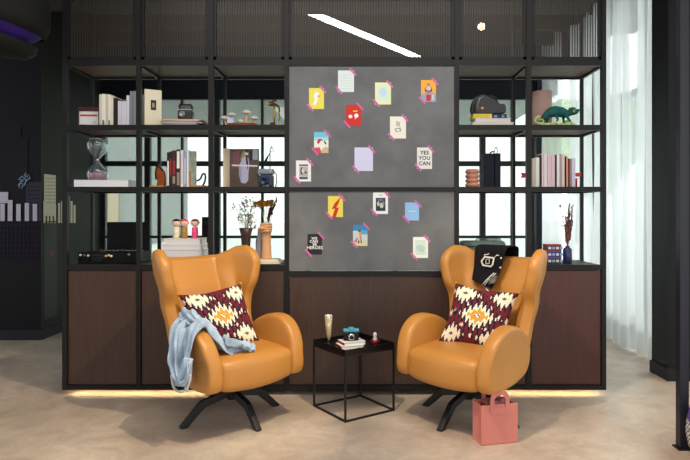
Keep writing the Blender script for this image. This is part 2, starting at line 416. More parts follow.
for x0, x1, a in segs():
    mid = a == 286.5
    hbeam(59.5, 65.5, x0, x1)
    b = MB(); b.box(x0, x1, Yf + .002, Yf + .034, TOP - .04, TOP, steel); b.build('front_beam', root)
    if not mid:
        hbeam(124.7, 130, x0, x1); hbeam(186.7, 191.5, x0, x1); hbeam(264.8, 270, x0, x1)
    else:
        hbeam(187.25, 191.25, x0, x1); hbeam(271.2, 276.2, x0, x1)
    hbeam(385.5, 390, x0, x1)
    for zt in ((Z(61), Z1, Z2) if not mid else ()):
        b = MB(); b.box(x0 + .001, x1 - .001, Yf + .034, Yr - .028, zt - .022, zt - .002, shelfwood); b.build('shelf_board', root)
        b = MB(); b.box(x0, x1, Yr - .027, Yr - .002, zt - .036, zt, steel); b.build('rear_beam', root)
    if mid:
        b = MB(); b.box(x0, x1, Yr - .027, Yr - .002, Z(61) - .036, Z(61), steel); b.build('rear_beam', root)
for px, wp in posts:      # side rails front to back
    for zt in (Z(61), Z1, Z2):
        b = MB(); b.box(X(px) - .011, X(px) + .011, Yf + .035, Yr - .028, zt - .036, zt + .001, steel); b.build('side_rail', root)
# upper mesh panels: steel sub-frame + woven wire
cells = [(67, 136), (141, 208), (213.2, 284), (289, 454.8), (459.4, 526.4), (531.6, 601.6)]
for a, c in cells:
    b = MB(); x0, x1, z0, z1 = X(a), X(c), Z(59.4), TOP - .041; t = .022
    for q in ((x0, x1, z0, z0 + t), (x0, x1, z1 - t, z1), (x0, x0 + t, z0, z1), (x1 - t, x1, z0, z1)): b.box(q[0], q[1], Yf + .008, Yf + .03, q[2], q[3], steel)
    fr = b.build('panel_frame', root)
    b = MB(); b.box(x0 + t, x1 - t, Yf + .018, Yf + .021, z0 + t, z1 - t, mesh_m); b.build('wire_mesh', fr)
# top board
b = MB(); b.box(xl, xr, Yf + .036, Yr - .03, TOP - .03, TOP - .01, M('top_board', (60, 52, 46), .6))
b.build('top_board', root)

# base cabinets
doors = [(67, 136, 'far-left dark wood base cabinet below the open black case'), (140.7, 208, 'dark wood base cabinet directly behind the left armchair'),
         (213.2, 284.2, 'dark wood base cabinet between left armchair and centre panel, below the wooden fist vase'), (288.9, 454.7, 'wide dark wood base cabinet behind the side table, below the pin boards'),
         (459.3, 526.4, 'dark wood base cabinet directly behind the right armchair'), (531.6, 601.6, 'dark wood base cabinet, door coloured as if lit reddish, at the far right end, below the navy bottle')]
wood_redlit = M('dark_veneer_redlit', (76, 42, 36), .42, 0, 9, .2, .15, 60, (14, 14, .6))  # dark veneer with the reddish light on it put into the colour
for a, c, lab in doors:
    zt = Z3 - .002 if c - a < 100 else Z(276.5)
    cb = thing('base_cabinet', lab, 'cabinet', (X((a + c) / 2), Yf, 0), 0, 'base cabinets')
    w2 = (X(c) - X(a)) / 2 - .003
    b = MB(); b.box(-w2, w2, .036, .47, .06, zt - .02, wood); b.box(-w2, w2, .14, .42, 0, .06, blackmetal); b.build('carcass', cb)
    if c - a < 100:
        b = MB(); b.box(-w2, w2, .036, .472, zt - .019, zt, M('cabinet_top', (70, 64, 58), .5)); b.build('top_panel', cb)
    b = MB(); zd = (Z(270.6) if c - a < 100 else zt)
    b.box(-w2, w2, .012, .034, Z(385), zd, wood_redlit if a > 530 else wood); b.build('door', cb, bevel=.002)
# led strip under the cabinets
led = M('warm_led', (255, 222, 170), .5, emit=24)
for a, c, lab in ((69, 206, 'warm LED strip under the left cabinets'), (462, 600, 'warm LED strip under the right cabinets')):
    b = MB(); b.box(X(a), X(c), Yf + .045, Yf + .06, .050, .058, led); tag(b.build('led_strip'), lab, 'light strip')

# pin boards
felt = M('grey_pin_board', (108, 110, 112), .85, 0, 5, .16, .3, 120)
pb = {}
for nm, y0, y1, lab in (('u', 66.2, 187.2, 'large grey pin board, the upper of the two, with ten postcards taped on'), ('l', 191.3, 270.8, 'grey pin board, the lower of the two, with six postcards taped on')):
    b = MB(); b.box(X(288.8), X(454.7), Yf + .012, Yf + .034, Z(y1), Z(y0), felt); tag(b.build('pin_board', bevel=.002), lab, 'pin board')

# ------------------------------------------------------------------ postcards
YC = Yf + .0115
def card(px0, py0, px1, py1, base, label, prints=(), txt=()):
    cx, cz = ax((px0 + px1) / 2, YC), az((py0 + py1) / 2, YC); k = YC / 600
    w2, h2 = (px1 - px0) * k / 2, (py1 - py0) * k / 2
    root = thing('postcard', label, 'postcard', (cx, YC, cz), 0, 'postcards taped on the grey boards')
    b = MB(); b.box(-w2, w2, -.0012, 0, -h2, h2, base)
    for i, (kind, m, pts) in enumerate(prints):
        y = -.0014 - .0002 * i
        if kind == 'poly': b.prism([(x * w2, z * h2) for x, z in pts], y, y + .0003, m)
        elif kind == 'ell':
            x, z, rx, rz = pts; b.prism([((x + rx * math.cos(a * PI / 9)) * w2, z * h2 + rz * h2 * math.sin(a * PI / 9)) for a in range(18)], y, y + .0003, m)
        elif kind == 'rect':
            x0, z0, x1, z1 = pts; b.prism([(x0 * w2, z0 * h2), (x1 * w2, z0 * h2), (x1 * w2, z1 * h2), (x0 * w2, z1 * h2)], y, y + .0003, m)
    for body, size, m, x, z, bold in txt:
        vs, fs = text_mesh(body, size * h2, m, 1.05, bold, line=.82); b.add([v + Vector((x * w2, -.0022, z * h2)) for v in vs], fs, m)
    b.build('card', root, fixn=False)
    for sx, sz in ((1, 1), (-1, -1)):
        X_ = Matrix.Translation((sx * w2 * .86, 0, sz * h2 * .86)) @ Matrix.Rotation(R(48), 4, 'Y')
        b = MB(); b.box(-.036, .036, -.0036, -.0028, -.0075, .0075, tape, X_); b.build('tape', root)
P = plain
blk = P(40, 40, 44); wht = P(238, 238, 236); lgry = P(190, 196, 200)
card(309, 88, 324, 109, P(228, 218, 92), 'yellow postcard with a white sock shape, leftmost in the top row',
     [('poly', wht, [(-.35, .35), (-.1, .62), (.35, .55), (.25, .1), (.1, -.35), (-.15, -.62), (-.5, -.6), (-.25, -.15)]), ('ell', P(220, 170, 120), (.3, .2, .2, .12))])
card(338, 70.5, 354, 92, P(214, 226, 226), 'white postcard with faint ruled lines, highest of all on the board',
     [('rect', P(196, 212, 212), (-.75, z, .75, z + .05)) for z in (-.7, -.45, -.2, .05, .3, .55)])
card(346, 105, 361, 126, P(200, 52, 48), 'red postcard with two white round shapes and a yellow mark',
     [('ell', wht, (-.4, -.1, .26, .17)), ('ell', wht, (.38, -.02, .28, .2)), ('rect', P(226, 190, 60), (-.05, .35, .55, .48)), ('poly', wht, [(.2, -.2), (.5, -.1), (.15, -.4)])])
card(375, 82.5, 391, 104.5, P(226, 230, 178), 'pale yellow-green postcard with a washed blue centre',
     [('rect', P(204, 228, 214), (-.72, -.7, .72, .75)), ('ell', P(190, 214, 224), (0, .1, .45, .4))])
card(421, 80, 436, 102, P(238, 170, 66), 'orange postcard with a helmeted figure in a grey suit',
     [('poly', P(150, 160, 185), [(-1, -1), (-1, -.35), (-.55, -.15), (.6, -.15), (1, -.3), (1, -1)]), ('ell', P(90, 80, 90), (0, .12, .5, .32)), ('ell', P(200, 200, 210), (0, .22, .34, .2)), ('ell', P(196, 110, 60), (0, -.08, .26, .16)),
      ('poly', P(190, 60, 60), [(-.3, -.3), (.35, -.35), (.25, -.95), (-.3, -.9)]), ('ell', P(170, 110, 120), (0, .6, .22, .1)), ('rect', P(196, 200, 206), (.45, -.85, .75, -.3))])
card(390, 116.5, 406, 138.5, P(232, 228, 218), 'white postcard with small grey sketch, right of centre on the upper board',
     [('rect', P(160, 158, 155), (-.2, .1, -.05, .6)), ('rect', P(160, 158, 155), (.05, .1, .22, .5)), ('poly', P(150, 148, 146), [(-.4, -.1), (.3, .0), (.4, -.35), (-.3, -.4)]), ('rect', wht, (-.2, -.3, .2, -.15))])
card(314, 132, 328.5, 153, P(228, 232, 226), 'postcard of a pink-winged bird on pale blue sky, second from left on the upper board',
     [('rect', P(120, 190, 214), (-1, .5, 1, 1)), ('rect', P(160, 214, 224), (-1, .2, 1, .5)), ('poly', P(190, 50, 90), [(-.6, -.05), (-.45, .3), (-.1, .35), (.3, .2), (-.1, .15), (-.35, -.15)]), ('poly', P(50, 40, 44), [(.4, .2), (.75, -.1), (.6, -.2), (.35, .05)]),
      ('poly', P(200, 84, 90), [(-1, -1), (-1, -.5), (-.2, -.45), (.1, -1)]), ('poly', P(206, 180, 140), [(0, -1), (.1, -.6), (.6, -.4), (1, -.5), (1, -1)])])
card(296, 160.5, 311, 181.5, P(234, 234, 234), 'white postcard with a black and white engraving, lowest left on the upper board',
     [('rect', P(60, 60, 62), (-.6, .48, .6, .62)), ('rect', P(176, 176, 176), (-.58, -.8, .6, .42)), ('ell', blk, (-.2, .0, .2, .35)), ('ell', P(210, 210, 210), (-.1, .02, .15, .25)), ('ell', P(90, 60, 66), (.3, -.15, .15, .12)), ('rect', blk, (-.55, -.75, .55, -.6))])
card(354.5, 147.5, 373, 171, P(206, 206, 236), 'plain lavender postcard, the largest, at the middle of the upper board')
card(417, 147.5, 432, 169, P(226, 226, 222), 'white postcard reading YES YOU CAN', [], [('YES', .5, blk, 0, .5, .0009), ('YOU', .5, blk, 0, .0, .0009), ('CAN', .5, blk, 0, -.5, .0009)])
card(328, 196, 343, 217, P(234, 216, 92), 'yellow postcard with a red lightning bolt',
     [('poly', P(206, 52, 44), [(.75, .95), (-.1, .3), (-.5, -.25), (-.05, -.2), (-.45, -1), (.05, -1), (.45, -.1), (.1, -.1), (.35, .2)])])
card(373, 192.5, 388, 214, P(236, 236, 238), 'white postcard with a dark photograph of people, top of the lower board',
     [('rect', P(50, 58, 72), (-.62, -.72, .66, .5)), ('ell', P(190, 188, 186), (-.3, -.05, .18, .24)), ('ell', P(200, 196, 190), (.15, -.2, .26, .26)), ('ell', P(130, 126, 122), (.4, .0, .15, .2)), ('ell', P(110, 120, 136), (0, .3, .4, .1)), ('rect', P(190, 190, 190), (-.25, .72, .25, .8))])
card(405, 202.5, 419, 220.5, P(146, 188, 232), 'light blue postcard with a thin white line', [('rect', P(214, 228, 240), (-.5, -.02, .5, .06))])
card(307.5, 234, 322, 254.5, P(42, 42, 50), 'black postcard with white capital lettering stacked at its centre', [],
     [('WE', .36, wht, -.05, .56, .0006), ('CAN', .36, wht, -.12, .27, .0006), ('BE', .36, wht, 0, -.02, .0006), ('HEROES', .42, wht, 0, -.34, .0006)])
card(353, 225, 367.5, 246, P(206, 218, 214), 'postcard of a figure against a blue seaside sky, below centre on the lower board',
     [('rect', P(60, 140, 200), (-1, .45, 1, 1)), ('rect', P(96, 170, 214), (-.1, .1, 1, .5)), ('rect', P(222, 216, 170), (-1, -1, 1, -.55)), ('poly', P(214, 150, 120), [(-.2, .5), (.15, .5), (.2, -.5), (0, -.6), (-.1, -.1)]), ('ell', P(60, 110, 80), (-.1, .45, .22, .12)), ('poly', blk, [(-.35, -.7), (-.2, -.3), (-.1, -.75)]), ('poly', blk, [(.05, -.7), (.15, -.35), (.25, -.75)]), ('poly', P(214, 120, 130), [(-.9, -.55), (-.3, -.1), (-.5, -.7)])])
card(413, 237, 428, 258, P(232, 238, 230), 'white postcard with pale green map-like drawing, lowest right on the lower board',
     [('rect', P(206, 226, 214), (-.7, -.7, .7, .7)), ('poly', P(180, 212, 206), [(-.6, .1), (0, .3), (.6, .0), (.4, -.5), (-.4, -.3)]), ('rect', P(236, 226, 190), (-.5, .3, .6, .4))])

# ------------------------------------------------------------------ wing chairs (front faces local -Y)
WT = [(.28, .27), (.5, .285), (.62, .28), (.8, .31), (1.0, .355), (1.15, .36)]          # half width
BT = [(.28, .18), (.45, .21), (.6, .26), (.8, .355), (1.0, .445), (1.15, .475)]            # back position
LT = [(.28, .22), (.5, .17), (.62, .14), (.76, .19), (.92, .31), (1.02, .355), (1.15, .36)]              # wing reach
TT = [(0, 1.055), (.40, 1.06), (.52, 1.085), (.66, 1.125), (.80, 1.135), (.92, 1.10), (1.0, 1.02)]
def shell_pt(u, v, off=0.0):
    t = abs(u); sg = -1 if u < 0 else 1
    z = .30 + (interp(TT, t) - .30) * v
    wv, bv, lv = interp(WT, z), interp(BT, z), interp(LT, z)
    q = min(1, max(0, (z - .45) / .5)); q = q * q * (3 - 2 * q)         # wings splay more towards the top
    cp = [(0, bv), (.30 * wv, bv), (wv * (.62 - .10 * q), bv - .012), (wv * (.86 - .16 * q), bv - .08), (wv * (.96 - .08 * q), bv - .45 * lv), (wv * (.99 - .02 * q), bv - .75 * lv), (wv, bv - lv)]
    n = len(cp) - 1; s = t * n; i = min(n - 1, int(s)); f = s - i
    P_ = [Vector((c[0], c[1], 0)) for c in cp]
    p1, p2 = P_[i], P_[i + 1]; p0 = P_[i - 1] if i else Vector((-cp[1][0], cp[1][1], 0)); p3 = P_[i + 2] if i + 2 <= n else p2 * 2 - p1
    p = .5 * ((2 * p1) + (p2 - p0) * f + (2 * p0 - 5 * p1 + 4 * p2 - p3) * f * f + (3 * p1 - p0 - 3 * p2 + p3) * f ** 3)
    return Vector((p.x * sg, p.y, z))
leather_in = M('cognac_leather_seam', (150, 90, 34), .5)
def puff(b, outl, cx, th, r, m, X_=None, axis='x', expo=.55, nl=9):
    """closed rounded slab with a smooth outline (list of 2d points), thickness th across axis"""
    n = len(outl); c = sum((Vector(p) for p in outl), Vector((0, 0))) / n
    rad = sum((Vector(p) - c).length for p in outl) / n; vs = []; fs = []
    for k in range(nl):
        a = -PI / 2 + PI * k / (nl - 1); d = math.copysign(abs(math.sin(a)) ** expo, a) * th / 2; sc = 1 - r / rad * (1 - math.cos(a) ** .6 if math.cos(a) > 1e-6 else 1)
        for p in outl:
            q = c + (Vector(p) - c) * sc
            vs.append(Vector((cx + d, q.x, q.y)) if axis == 'x' else (Vector((q.x, cx + d, q.y)) if axis == 'y' else Vector((q.x, q.y, cx + d))))
    for k in range(nl - 1):
        for i in range(n):
            j = (i + 1) % n; fs.append((k * n + i, k * n + j, (k + 1) * n + j, (k + 1) * n + i))
    for k in (0, nl - 1):          # caps fan
        o = k * n; ci = len(vs); vs.append(sum((vs[o + i] for i in range(n)), Vector()) / n)
        fs += [(o + i, o + (i + 1) % n, ci) for i in range(n)]
    if X_: vs = [X_(v) if callable(X_) else X_ @ v for v in vs]
    return b.add(vs, fs, m, True)
def make_chair(label, loc, rz, base_rot):
    root = thing('wing_armchair', label, 'armchair', loc, R(rz), 'mustard leather wing armchairs')
    b = MB(); b.grid(lambda u, v: shell_pt(u * 2 - 1, v), 41, 13, leather); b.build('winged_back', root, solid=.075, subd=1)
    # inner back cushion
    def bc(u, v):
        uu = (u * 2 - 1) * .385; p = shell_pt(uu, .10 + .885 * v)
        return p + Vector((0, -.038 - .022 * (1 - (u * 2 - 1) ** 4) * (1 - (2 * v - 1) ** 6), 0))
    b = MB(); b.grid(bc, 15, 15, leather); b.build('back_cushion', root, solid=.012, subd=1)
    # seat
    def sd(p):
        x, y, z = p; fr = max(0, (-y - .05) / .37); h = (z - .30) / .20
        e = 1 - (x / .285) ** 2
        z += h * (.018 * e - .03 * fr ** 3 - .08 * max(0, y)) - (1 - h) * .03 * e + (1 - h) * .2 * max(0, y)
        y -= .035 * e * max(0, -y / .395) ** 2 * (1 - .5 * (2 * h - 1) ** 2)
        return (x, y, z)
    b = MB(); b.soft(-.275, .275, -.385, .20, .31, .50, .045, leather, 14, sd); b.build('seat', root)
    # arms
    prof = [(.12, .40), (.13, .48), (.09, .565), (0, .64), (-.12, .68), (-.23, .67), (-.32, .61), (-.375, .52), (-.395, .42), (-.39, .34), (-.34, .305), (-.12, .30), (.05, .335)]
    out = [Vector(p[:2]) for p in crom([(a, c, 0) for a, c in prof], 5, True)]
    for sx in (-1, 1):
        def bend(v, sx=sx):
            x, y, z = v; k = max(0, (z - .45) / .25)
            return Vector((x + sx * (.035 * k + .07 * (-(y) if y < 0 else 0)) , y, z))
        b = MB(); puff(b, out, sx * .285, .105, .045, leather, bend); b.build('armrest', root, subd=1)
        # piped seam around the front face of the arm
    # underside shell
    b = MB(); b.soft(-.22, .22, -.24, .18, .24, .31, .03, M('black_underseat', (30, 27, 26), .6), 6); b.build('under_plate', root)
    for o in root.children: o.location = (.025 * (-1 if rz > 0 else 1), .03, 0)
    # swivel base
    br = Matrix.Rotation(R(base_rot - rz), 4, 'Z')
    b = MB(); b.lathe([(.032, .12), (.036, .125), (.036, .185), (.028, .19), (.028, .236)], blackmetal, 20); hub = b.build('swivel_column', root)
    for k in range(4):
        Xk = br @ Matrix.Rotation(PI / 2 * k, 4, 'Z')
        b = MB(); pts = [(.015, .168), (.20, .128), (.345, .0)]; 
        # leg profile: tapering bar, level then bent down to the floor
        outl = [(.015, .195), (.215, .150), (.235, .138), (.365, .010), (.358, 0), (.318, 0), (.205, .100), (.19, .108), (.015, .145)]
        b.prism(outl, -.019, .019, blackmetal, 'y', Xk); lg = b.build('leg', root, bevel=.005)
    off = Matrix.Rotation(R(-rz), 4, 'Z') @ Vector((0, .055, 0))
    for o in root.children:
        if o.name.startswith(('leg', 'swivel')): o.location = off
    return root
CL = make_chair('mustard leather wing armchair on the left, with a pale denim jacket over its arm', (-.885, 3.965, 0), 47, 40)
CR = make_chair('mustard leather wing armchair on the right, with a black jacket over its backrest', (.70, 3.965, 0), -45, -40)

# ------------------------------------------------------------------ kilim cushions
kil = {k: M('kilim_' + k, c, .9, 0, 0, 0, .4, 500) for k, c in dict(wine=(108, 36, 46), cream=(232, 220, 196), navy=(34, 30, 48), gold=(206, 150, 52), grey=(110, 96, 96), white=(225, 215, 205)).items()}
def kilim(u, v):
    """u,v in -1..1 -> colour name"""
    def tri(x): return abs((x % 1) - .5) * 2
    best = None
    for cx, cy, sz, core in ((.05, .0, .62, 'gold'), (-.55, .70, .52, 'cream'), (.70, .68, .46, 'cream'), (-.66, -.66, .46, 'cream'), (.62, -.70, .50, 'cream'), (-1.15, .0, .40, 'cream'), (1.25, 0, .4, 'cream')):
        dx, dy = abs(u - cx), abs(v - cy); d = dx / (sz * 1.05) + dy / (sz * .82)
        t = tri((u - cx) * 7.0)
        lim = 1.0 + .26 * (t - .5)
        if d < lim * .62 + .36 * t:
            inner = .30 + .22 * t
            if d < inner * (1.18 if core == 'gold' else .5):
                if d < .17:
                    return 'navy' if (int((u - cx + 9) * 22) + int((v - cy + 9) * 22)) % 3 == 0 else ('white' if core == 'gold' else 'grey')
                return core
            return 'cream'
        if d < lim * .94 + .34 * t: best = 'navy'
    if best: return best
    for cx, cy in ((.0, .66), (.36, .3), (-.36, .3), (.36, -.36), (-.36, -.36), (0, -.66), (.72, .05), (-.72, .05)):
        if abs(u - cx) / .07 + abs(v - cy) / .09 < 1: return 'cream'
    return 'wine'
def cushion(label, mat_, size, tilt):
    root = thing('kilim_cushion', label, 'cushion', (0, 0, 0), 0, 'kilim cushions on the armchairs')
    N = 84; h = size / 2
    def prof(a): return max(0, 1 - abs(a) ** 2.6) ** .55
    def pos(u, v, side):
        x = u * h * (1 - .09 * (1 - v * v) * abs(u) ** 1.5) ; z = v * h * (1 - .10 * (1 - u * u) * abs(v) ** 1.5)
        y = side * .075 * prof(u) * prof(v) ** 1.0
        return Vector((x + tilt * z, y + .012 * math.sin(u * 4 + v * 3), z))
    b = MB()
    for side in (-1, 1):
        vs = [pos(-1 + 2 * i / N, -1 + 2 * j / N, side) for j in range(N + 1) for i in range(N + 1)]
        groups = {}
        for j in range(N):
            for i in range(N):
                c = kilim(-1 + 2 * (i + .5) / N, -1 + 2 * (j + .5) / N) if side < 0 else 'wine'
                groups.setdefault(c, []).append((j * (N + 1) + i, j * (N + 1) + i + 1, (j + 1) * (N + 1) + i + 1, (j + 1) * (N + 1) + i))
        o = len(b.v); b.v += vs
        for c, fs in groups.items():
            k = b._m(kil[c])
            for f in fs: b.f.append([o + q for q in f]); b.mi.append(k); b.sm.append(True)
    o = b.build('cover', root)
    bm = bmesh.new(); bm.from_mesh(o.data); bmesh.ops.remove_doubles(bm, verts=bm.verts[:], dist=1e-5); bmesh.ops.recalc_face_normals(bm, faces=bm.faces[:]); bm.to_mesh(o.data); bm.free()
    for sx, sz in ((-1, -1), (1, -1), (1, 1), (-1, 1)):
        b = MB(); b.ball((sx * h + tilt * sz * h, 0, sz * h), .010, kil['gold'], 6); b.build('corner_tassel', root)
    root.matrix_world = mat_
    return root
def in_chair(ch, x, y, z, yaw=0, lean=0, roll=0):
    return Matrix.Translation(ch.location) @ Matrix.Rotation(ch.rotation_euler.z, 4, 'Z') @ Matrix.Translation((x, y, z)) @ Matrix.Rotation(R(yaw), 4, 'Z') @ Matrix.Rotation(R(-lean), 4, 'X') @ Matrix.Rotation(R(roll), 4, 'Y')
cushion('burgundy and cream kilim cushion leaning in the left armchair, its gold-topped corner upper left', in_chair(CL, -.045, .05, .665, -22, 24, -8), .42, -.09)
cushion('burgundy and cream kilim cushion leaning in the right armchair, below the black jacket', in_chair(CR, .03, .05, .665, 22, 24, 6), .43, .09)

# ------------------------------------------------------------------ garments
denim = M('washed_denim', (160, 180, 200), .9, 0, 11, .34, .5, 300)
denim_e = M('denim_stitched_edge', (205, 205, 200), .9)
def strip(b, path, widths, side, m, nu=26, nv=14, amp=.012, fr=5, seed=0, sag=0.02, lift=None):
    pts = crom(path, 8)
    def fn(u, v):
        p = curve_at(pts, v); q = curve_at(pts, min(1, v + .02)); pr = curve_at(pts, max(0, v - .02)); t = (q - pr).normalized()
        sd_ = Vector(side(v)) if callable(side) else Vector(side); nrm = t.cross(sd_).normalized()
        wv = interp(widths, v); c = u * 2 - 1
        f = amp * (math.sin(c * fr + seed + v * 4) + .6 * math.sin(c * fr * 2.3 + v * 9 + seed * 2)) + .02 * (noise.noise(Vector((c * 3, v * 7, seed))))
        return p + sd_ * (c * wv / 2 + .02 * noise.noise(Vector((v * 6, c, seed + 5)))) + nrm * f + Vector((0, 0, -sag * c * c))
    return b.grid(fn, nu, nv * 4, m)
def place(o, ch): o.location = ch.location; o.rotation_euler = ch.rotation_euler; return o
g = place(thing('denim_jacket', 'pale blue washed denim jacket draped over the left armchair\'s near arm', 'jacket'), CL)
b = MB()
strip(b, [(-.03, -.24, .525), (-.12, -.22, .53), (-.20, -.19, .56), (-.265, -.16, .66), (-.33, -.15, .725), (-.40, -.16, .695), (-.435, -.175, .60), (-.445, -.18, .50), (-.45, -.18, .41), (-.45, -.17, .35)],
      [(0, .10), (.3, .17), (.5, .21), (.65, .18), (.8, .13), (1, .17)], (.05, 1, 0), denim, amp=.016, fr=6)
b.build('body', g, solid=.012, subd=1)
b = MB()
strip(b, [(-.31, -.10, .735), (-.40, -.09, .715), (-.45, -.09, .62), (-.465, -.11, .52), (-.475, -.14, .45), (-.48, -.21, .40), (-.475, -.26, .44), (-.455, -.25, .53)],
      [(0, .10), (.5, .11), (1, .09)], (.1, 1, .1), denim, amp=.018, fr=5, seed=2)
b.build('sleeve', g, solid=.014, subd=1)
b = MB()
pts = crom([(-.462, -.28, .44), (-.465, -.255, .36), (-.47, -.185, .32), (-.47, -.11, .335), (-.465, -.075, .40)], 6); b.tube(pts, .007, denim_e, 6); b.build('hem_edge', g)
b = MB()
strip(b, [(-.20, -.22, .60), (-.13, -.27, .565), (-.08, -.30, .545), (-.03, -.30, .53)], [(0, .09), (1, .05)], (.3, .95, 0), denim, amp=.012, fr=5, seed=4)
b.build('cuff_sleeve', g, solid=.014, subd=1)
b = MB()
strip(b, [(-.28, -.03, .70), (-.34, -.06, .765), (-.38, -.12, .745), (-.36, -.20, .70)], [(0, .12), (1, .10)], (-.6, .7, .1), denim, amp=.014, fr=6, seed=7)
b.build('collar', g, solid=.014, subd=1)

black_cloth = M('black_knit', (15, 14, 21), .85, 0, 12, .2, .3, 300); cream_p = plain(225, 222, 210); lining = M('plaid_lining', (92, 90, 88), .9, 0, 30, .5)
g = place(thing('black_jacket', 'black jacket with white emblem and cuff stripes hanging over the right armchair\'s backrest', 'jacket'), CR)
def bk(x, d):    # point on front of the back cushion, d metres of cloth below the top edge (negative = behind)
    ytop = interp(BT, 1.06)
    if d < 0: return Vector((x, ytop + .062 + .0 * d, 1.105 + d))
    if d < .12: a = d / .12 * PI; return Vector((x, ytop - .014 + .076 * math.cos(a), 1.105 + .024 * math.sin(a)))
    z = 1.105 - (d - .12); return Vector((x, interp(BT, z) - .107 + .0, z))
XO = -.045
def jk(u, v):
    d = -.16 + v * .50; x = XO - .16 + .26 * u
    if d > .12:
        k = (d - .12) / .22; x += .03 * k * (1 - u) - .045 * k * u; d += .05 * k * u
    p = bk(x, d); f = .007 * math.sin(u * 9 + v * 5) + .012 * noise.noise(Vector((u * 4, v * 4, 3)))
    return p + Vector((0, -abs(f) - .004 if d > .05 else abs(f), 0))
b = MB(); b.grid(jk, 22, 34, black_cloth); b.build('body', g, solid=.01, subd=1)
b = MB(); b.grid(lambda u, v: bk(XO + .05 + .045 * u - .03 * v, -.05 + v * .27) + Vector((0, -.012 - .01 * math.sin(u * 6) if v > .3 else .01, 0)), 8, 16, black_cloth); b.build('shoulder', g, solid=.012, subd=1)
def on_j(x, z): return Vector((XO + x, interp(BT, z) - .107 - .032, z))
b = MB()
oct_ = [(-.06, 1.015), (-.04, .99), (.03, .985), (.045, 1.0), (.055, 1.045), (.075, 1.05)]
for off in (0, .014):
    pts = [on_j(x * (1 - off * 9) - .02, 1.02 + (z - 1.02) * (1 - off * 12)) for x, z in ((-.055, 1.02), (-.04, .99), (.03, .985), (.045, 1.0), (.05, 1.05), (-.03, 1.055))]
    b.tube(pts, .0035, cream_p, 5, closed=True)
b.tube([on_j(x - .02, z) for x, z in ((-.015, 1.035), (.012, 1.038), (.014, 1.008), (-.014, 1.006))], .003, cream_p, 5, closed=True)
b.tube([on_j(x - .02, z) for x, z in ((-.03, 1.056), (-.035, 1.068), (-.005, 1.07), (0, 1.08))], .003, cream_p, 5)
b.tube([on_j(x - .02, z) for x, z in ((.05, 1.05), (.065, 1.068), (.085, 1.068))], .003, cream_p, 5)
b.build('emblem', g)
b = MB()
for k in (0, .016): b.tube([on_j(.06 - k, .945 + k * .2), on_j(.02 - k, .90), on_j(.0 - k, .86 + k * .4)], .0035, cream_p, 5)
b.tube([on_j(.02, .84), on_j(.045, .825), on_j(.06, .82)], .004, cream_p, 5)
for z in (.985, 1.05): b.ball(on_j(.085, z), .007, cream_p, 6)
b.build('cuff_stripes', g)
b = MB(); b.grid(lambda u, v: on_j(.03 + .05 * u, .87 + .05 * v + .01 * u) + Vector((0, -.002 - .006 * math.sin(u * 3), 0)), 6, 6, lining); b.build('lining_fold', g, solid=.006)

# ------------------------------------------------------------------ pink tote
pink = M('salmon_leather', (208, 128, 118), .5, 0, 3, .04, .15, 300); pink_in = M('salmon_inside', (150, 84, 78), .7)
Yt = 1.37 * 600 / (441 - 212)
g = thing('tote_bag', 'salmon pink structured tote bag with cut-out handles standing on the floor', 'handbag', (ax(495, 3.60), 3.60, 0), R(14))
b = MB(); w_, d_, h_ = .118, .062, .235
for y0, y1, nm in ((-d_, -d_ + .006, 'front_panel'), (d_ - .006, d_, 'back_panel')):
    b = MB(); b.box(-w_, w_, y0, y1, .002, h_, pink); pn = b.build(nm, g, bevel=.003)
    # arched handle with cut-out, sewn on the panel
    o_ = [(.062 * math.cos(a), h_ + .030 + .055 * math.sin(a)) for a in [PI * k / 16 for k in range(17)]] + [(-.062, h_ - .045), (-.05, h_ - .058), (.05, h_ - .058), (.062, h_ - .045)]
    i_ = [(.036 * math.cos(a), h_ + .026 + .030 * math.sin(a)) for a in [PI * k / 16 for k in range(17)]] + [(-.036, h_ - .012), (-.033, h_ - .015), (.033, h_ - .015), (.036, h_ - .012)]
    hb = MB(); n = len(o_); ya, yb = (y0 - .005, y0 - .0002) if y0 < 0 else (y0 - .006, y0 - .0005)
    vs = [Vector((p[0], y, p[1])) for y in (ya, yb) for ring in (o_, i_) for p in ring]; fs = []
    for k in range(n):
        j = (k + 1) % n
        fs += [(k, j, n + j, n + k), (2 * n + k, 3 * n + k, 3 * n + j, 2 * n + j), (k, 2 * n + k, 2 * n + j, j), (n + k, n + j, 3 * n + j, 3 * n + k)]
    hb.add(vs, fs, pink); hb.build('handle', pn, bevel=.001)
for sx in (-1, 1):
    b = MB(); b.prism([(sx * w_, -d_ + .0065), (sx * (w_ - .012), 0), (sx * w_, d_ - .0065), (sx * (w_ - .004), d_ - .0065), (sx * (w_ - .016), 0), (sx * (w_ - .004), -d_ + .0065)], .004, h_ - .004, pink, 'z'); b.build('side_gusset', g)
b = MB(); b.box(-w_ + .004, w_ - .004, -d_ + .007, d_ - .007, 0, .006, pink); b.build('base', g)
cloth_in = M('patterned_scarf', (150, 96, 92), .9, 0, 40, .6)
b = MB(); b.soft(-.08, .08, -.045, .045, .14, .25, .03, cloth_in, 8, lambda p: p + Vector((0, 0, .015 * noise.noise(p * 30)))); tag(b.build('folded_scarf'), 'patterned brown-red scarf tucked inside the pink tote bag', 'scarf')
sc_ = bpy.data.objects['folded_scarf']; sc_.location = g.location; sc_.rotation_euler = g.rotation_euler

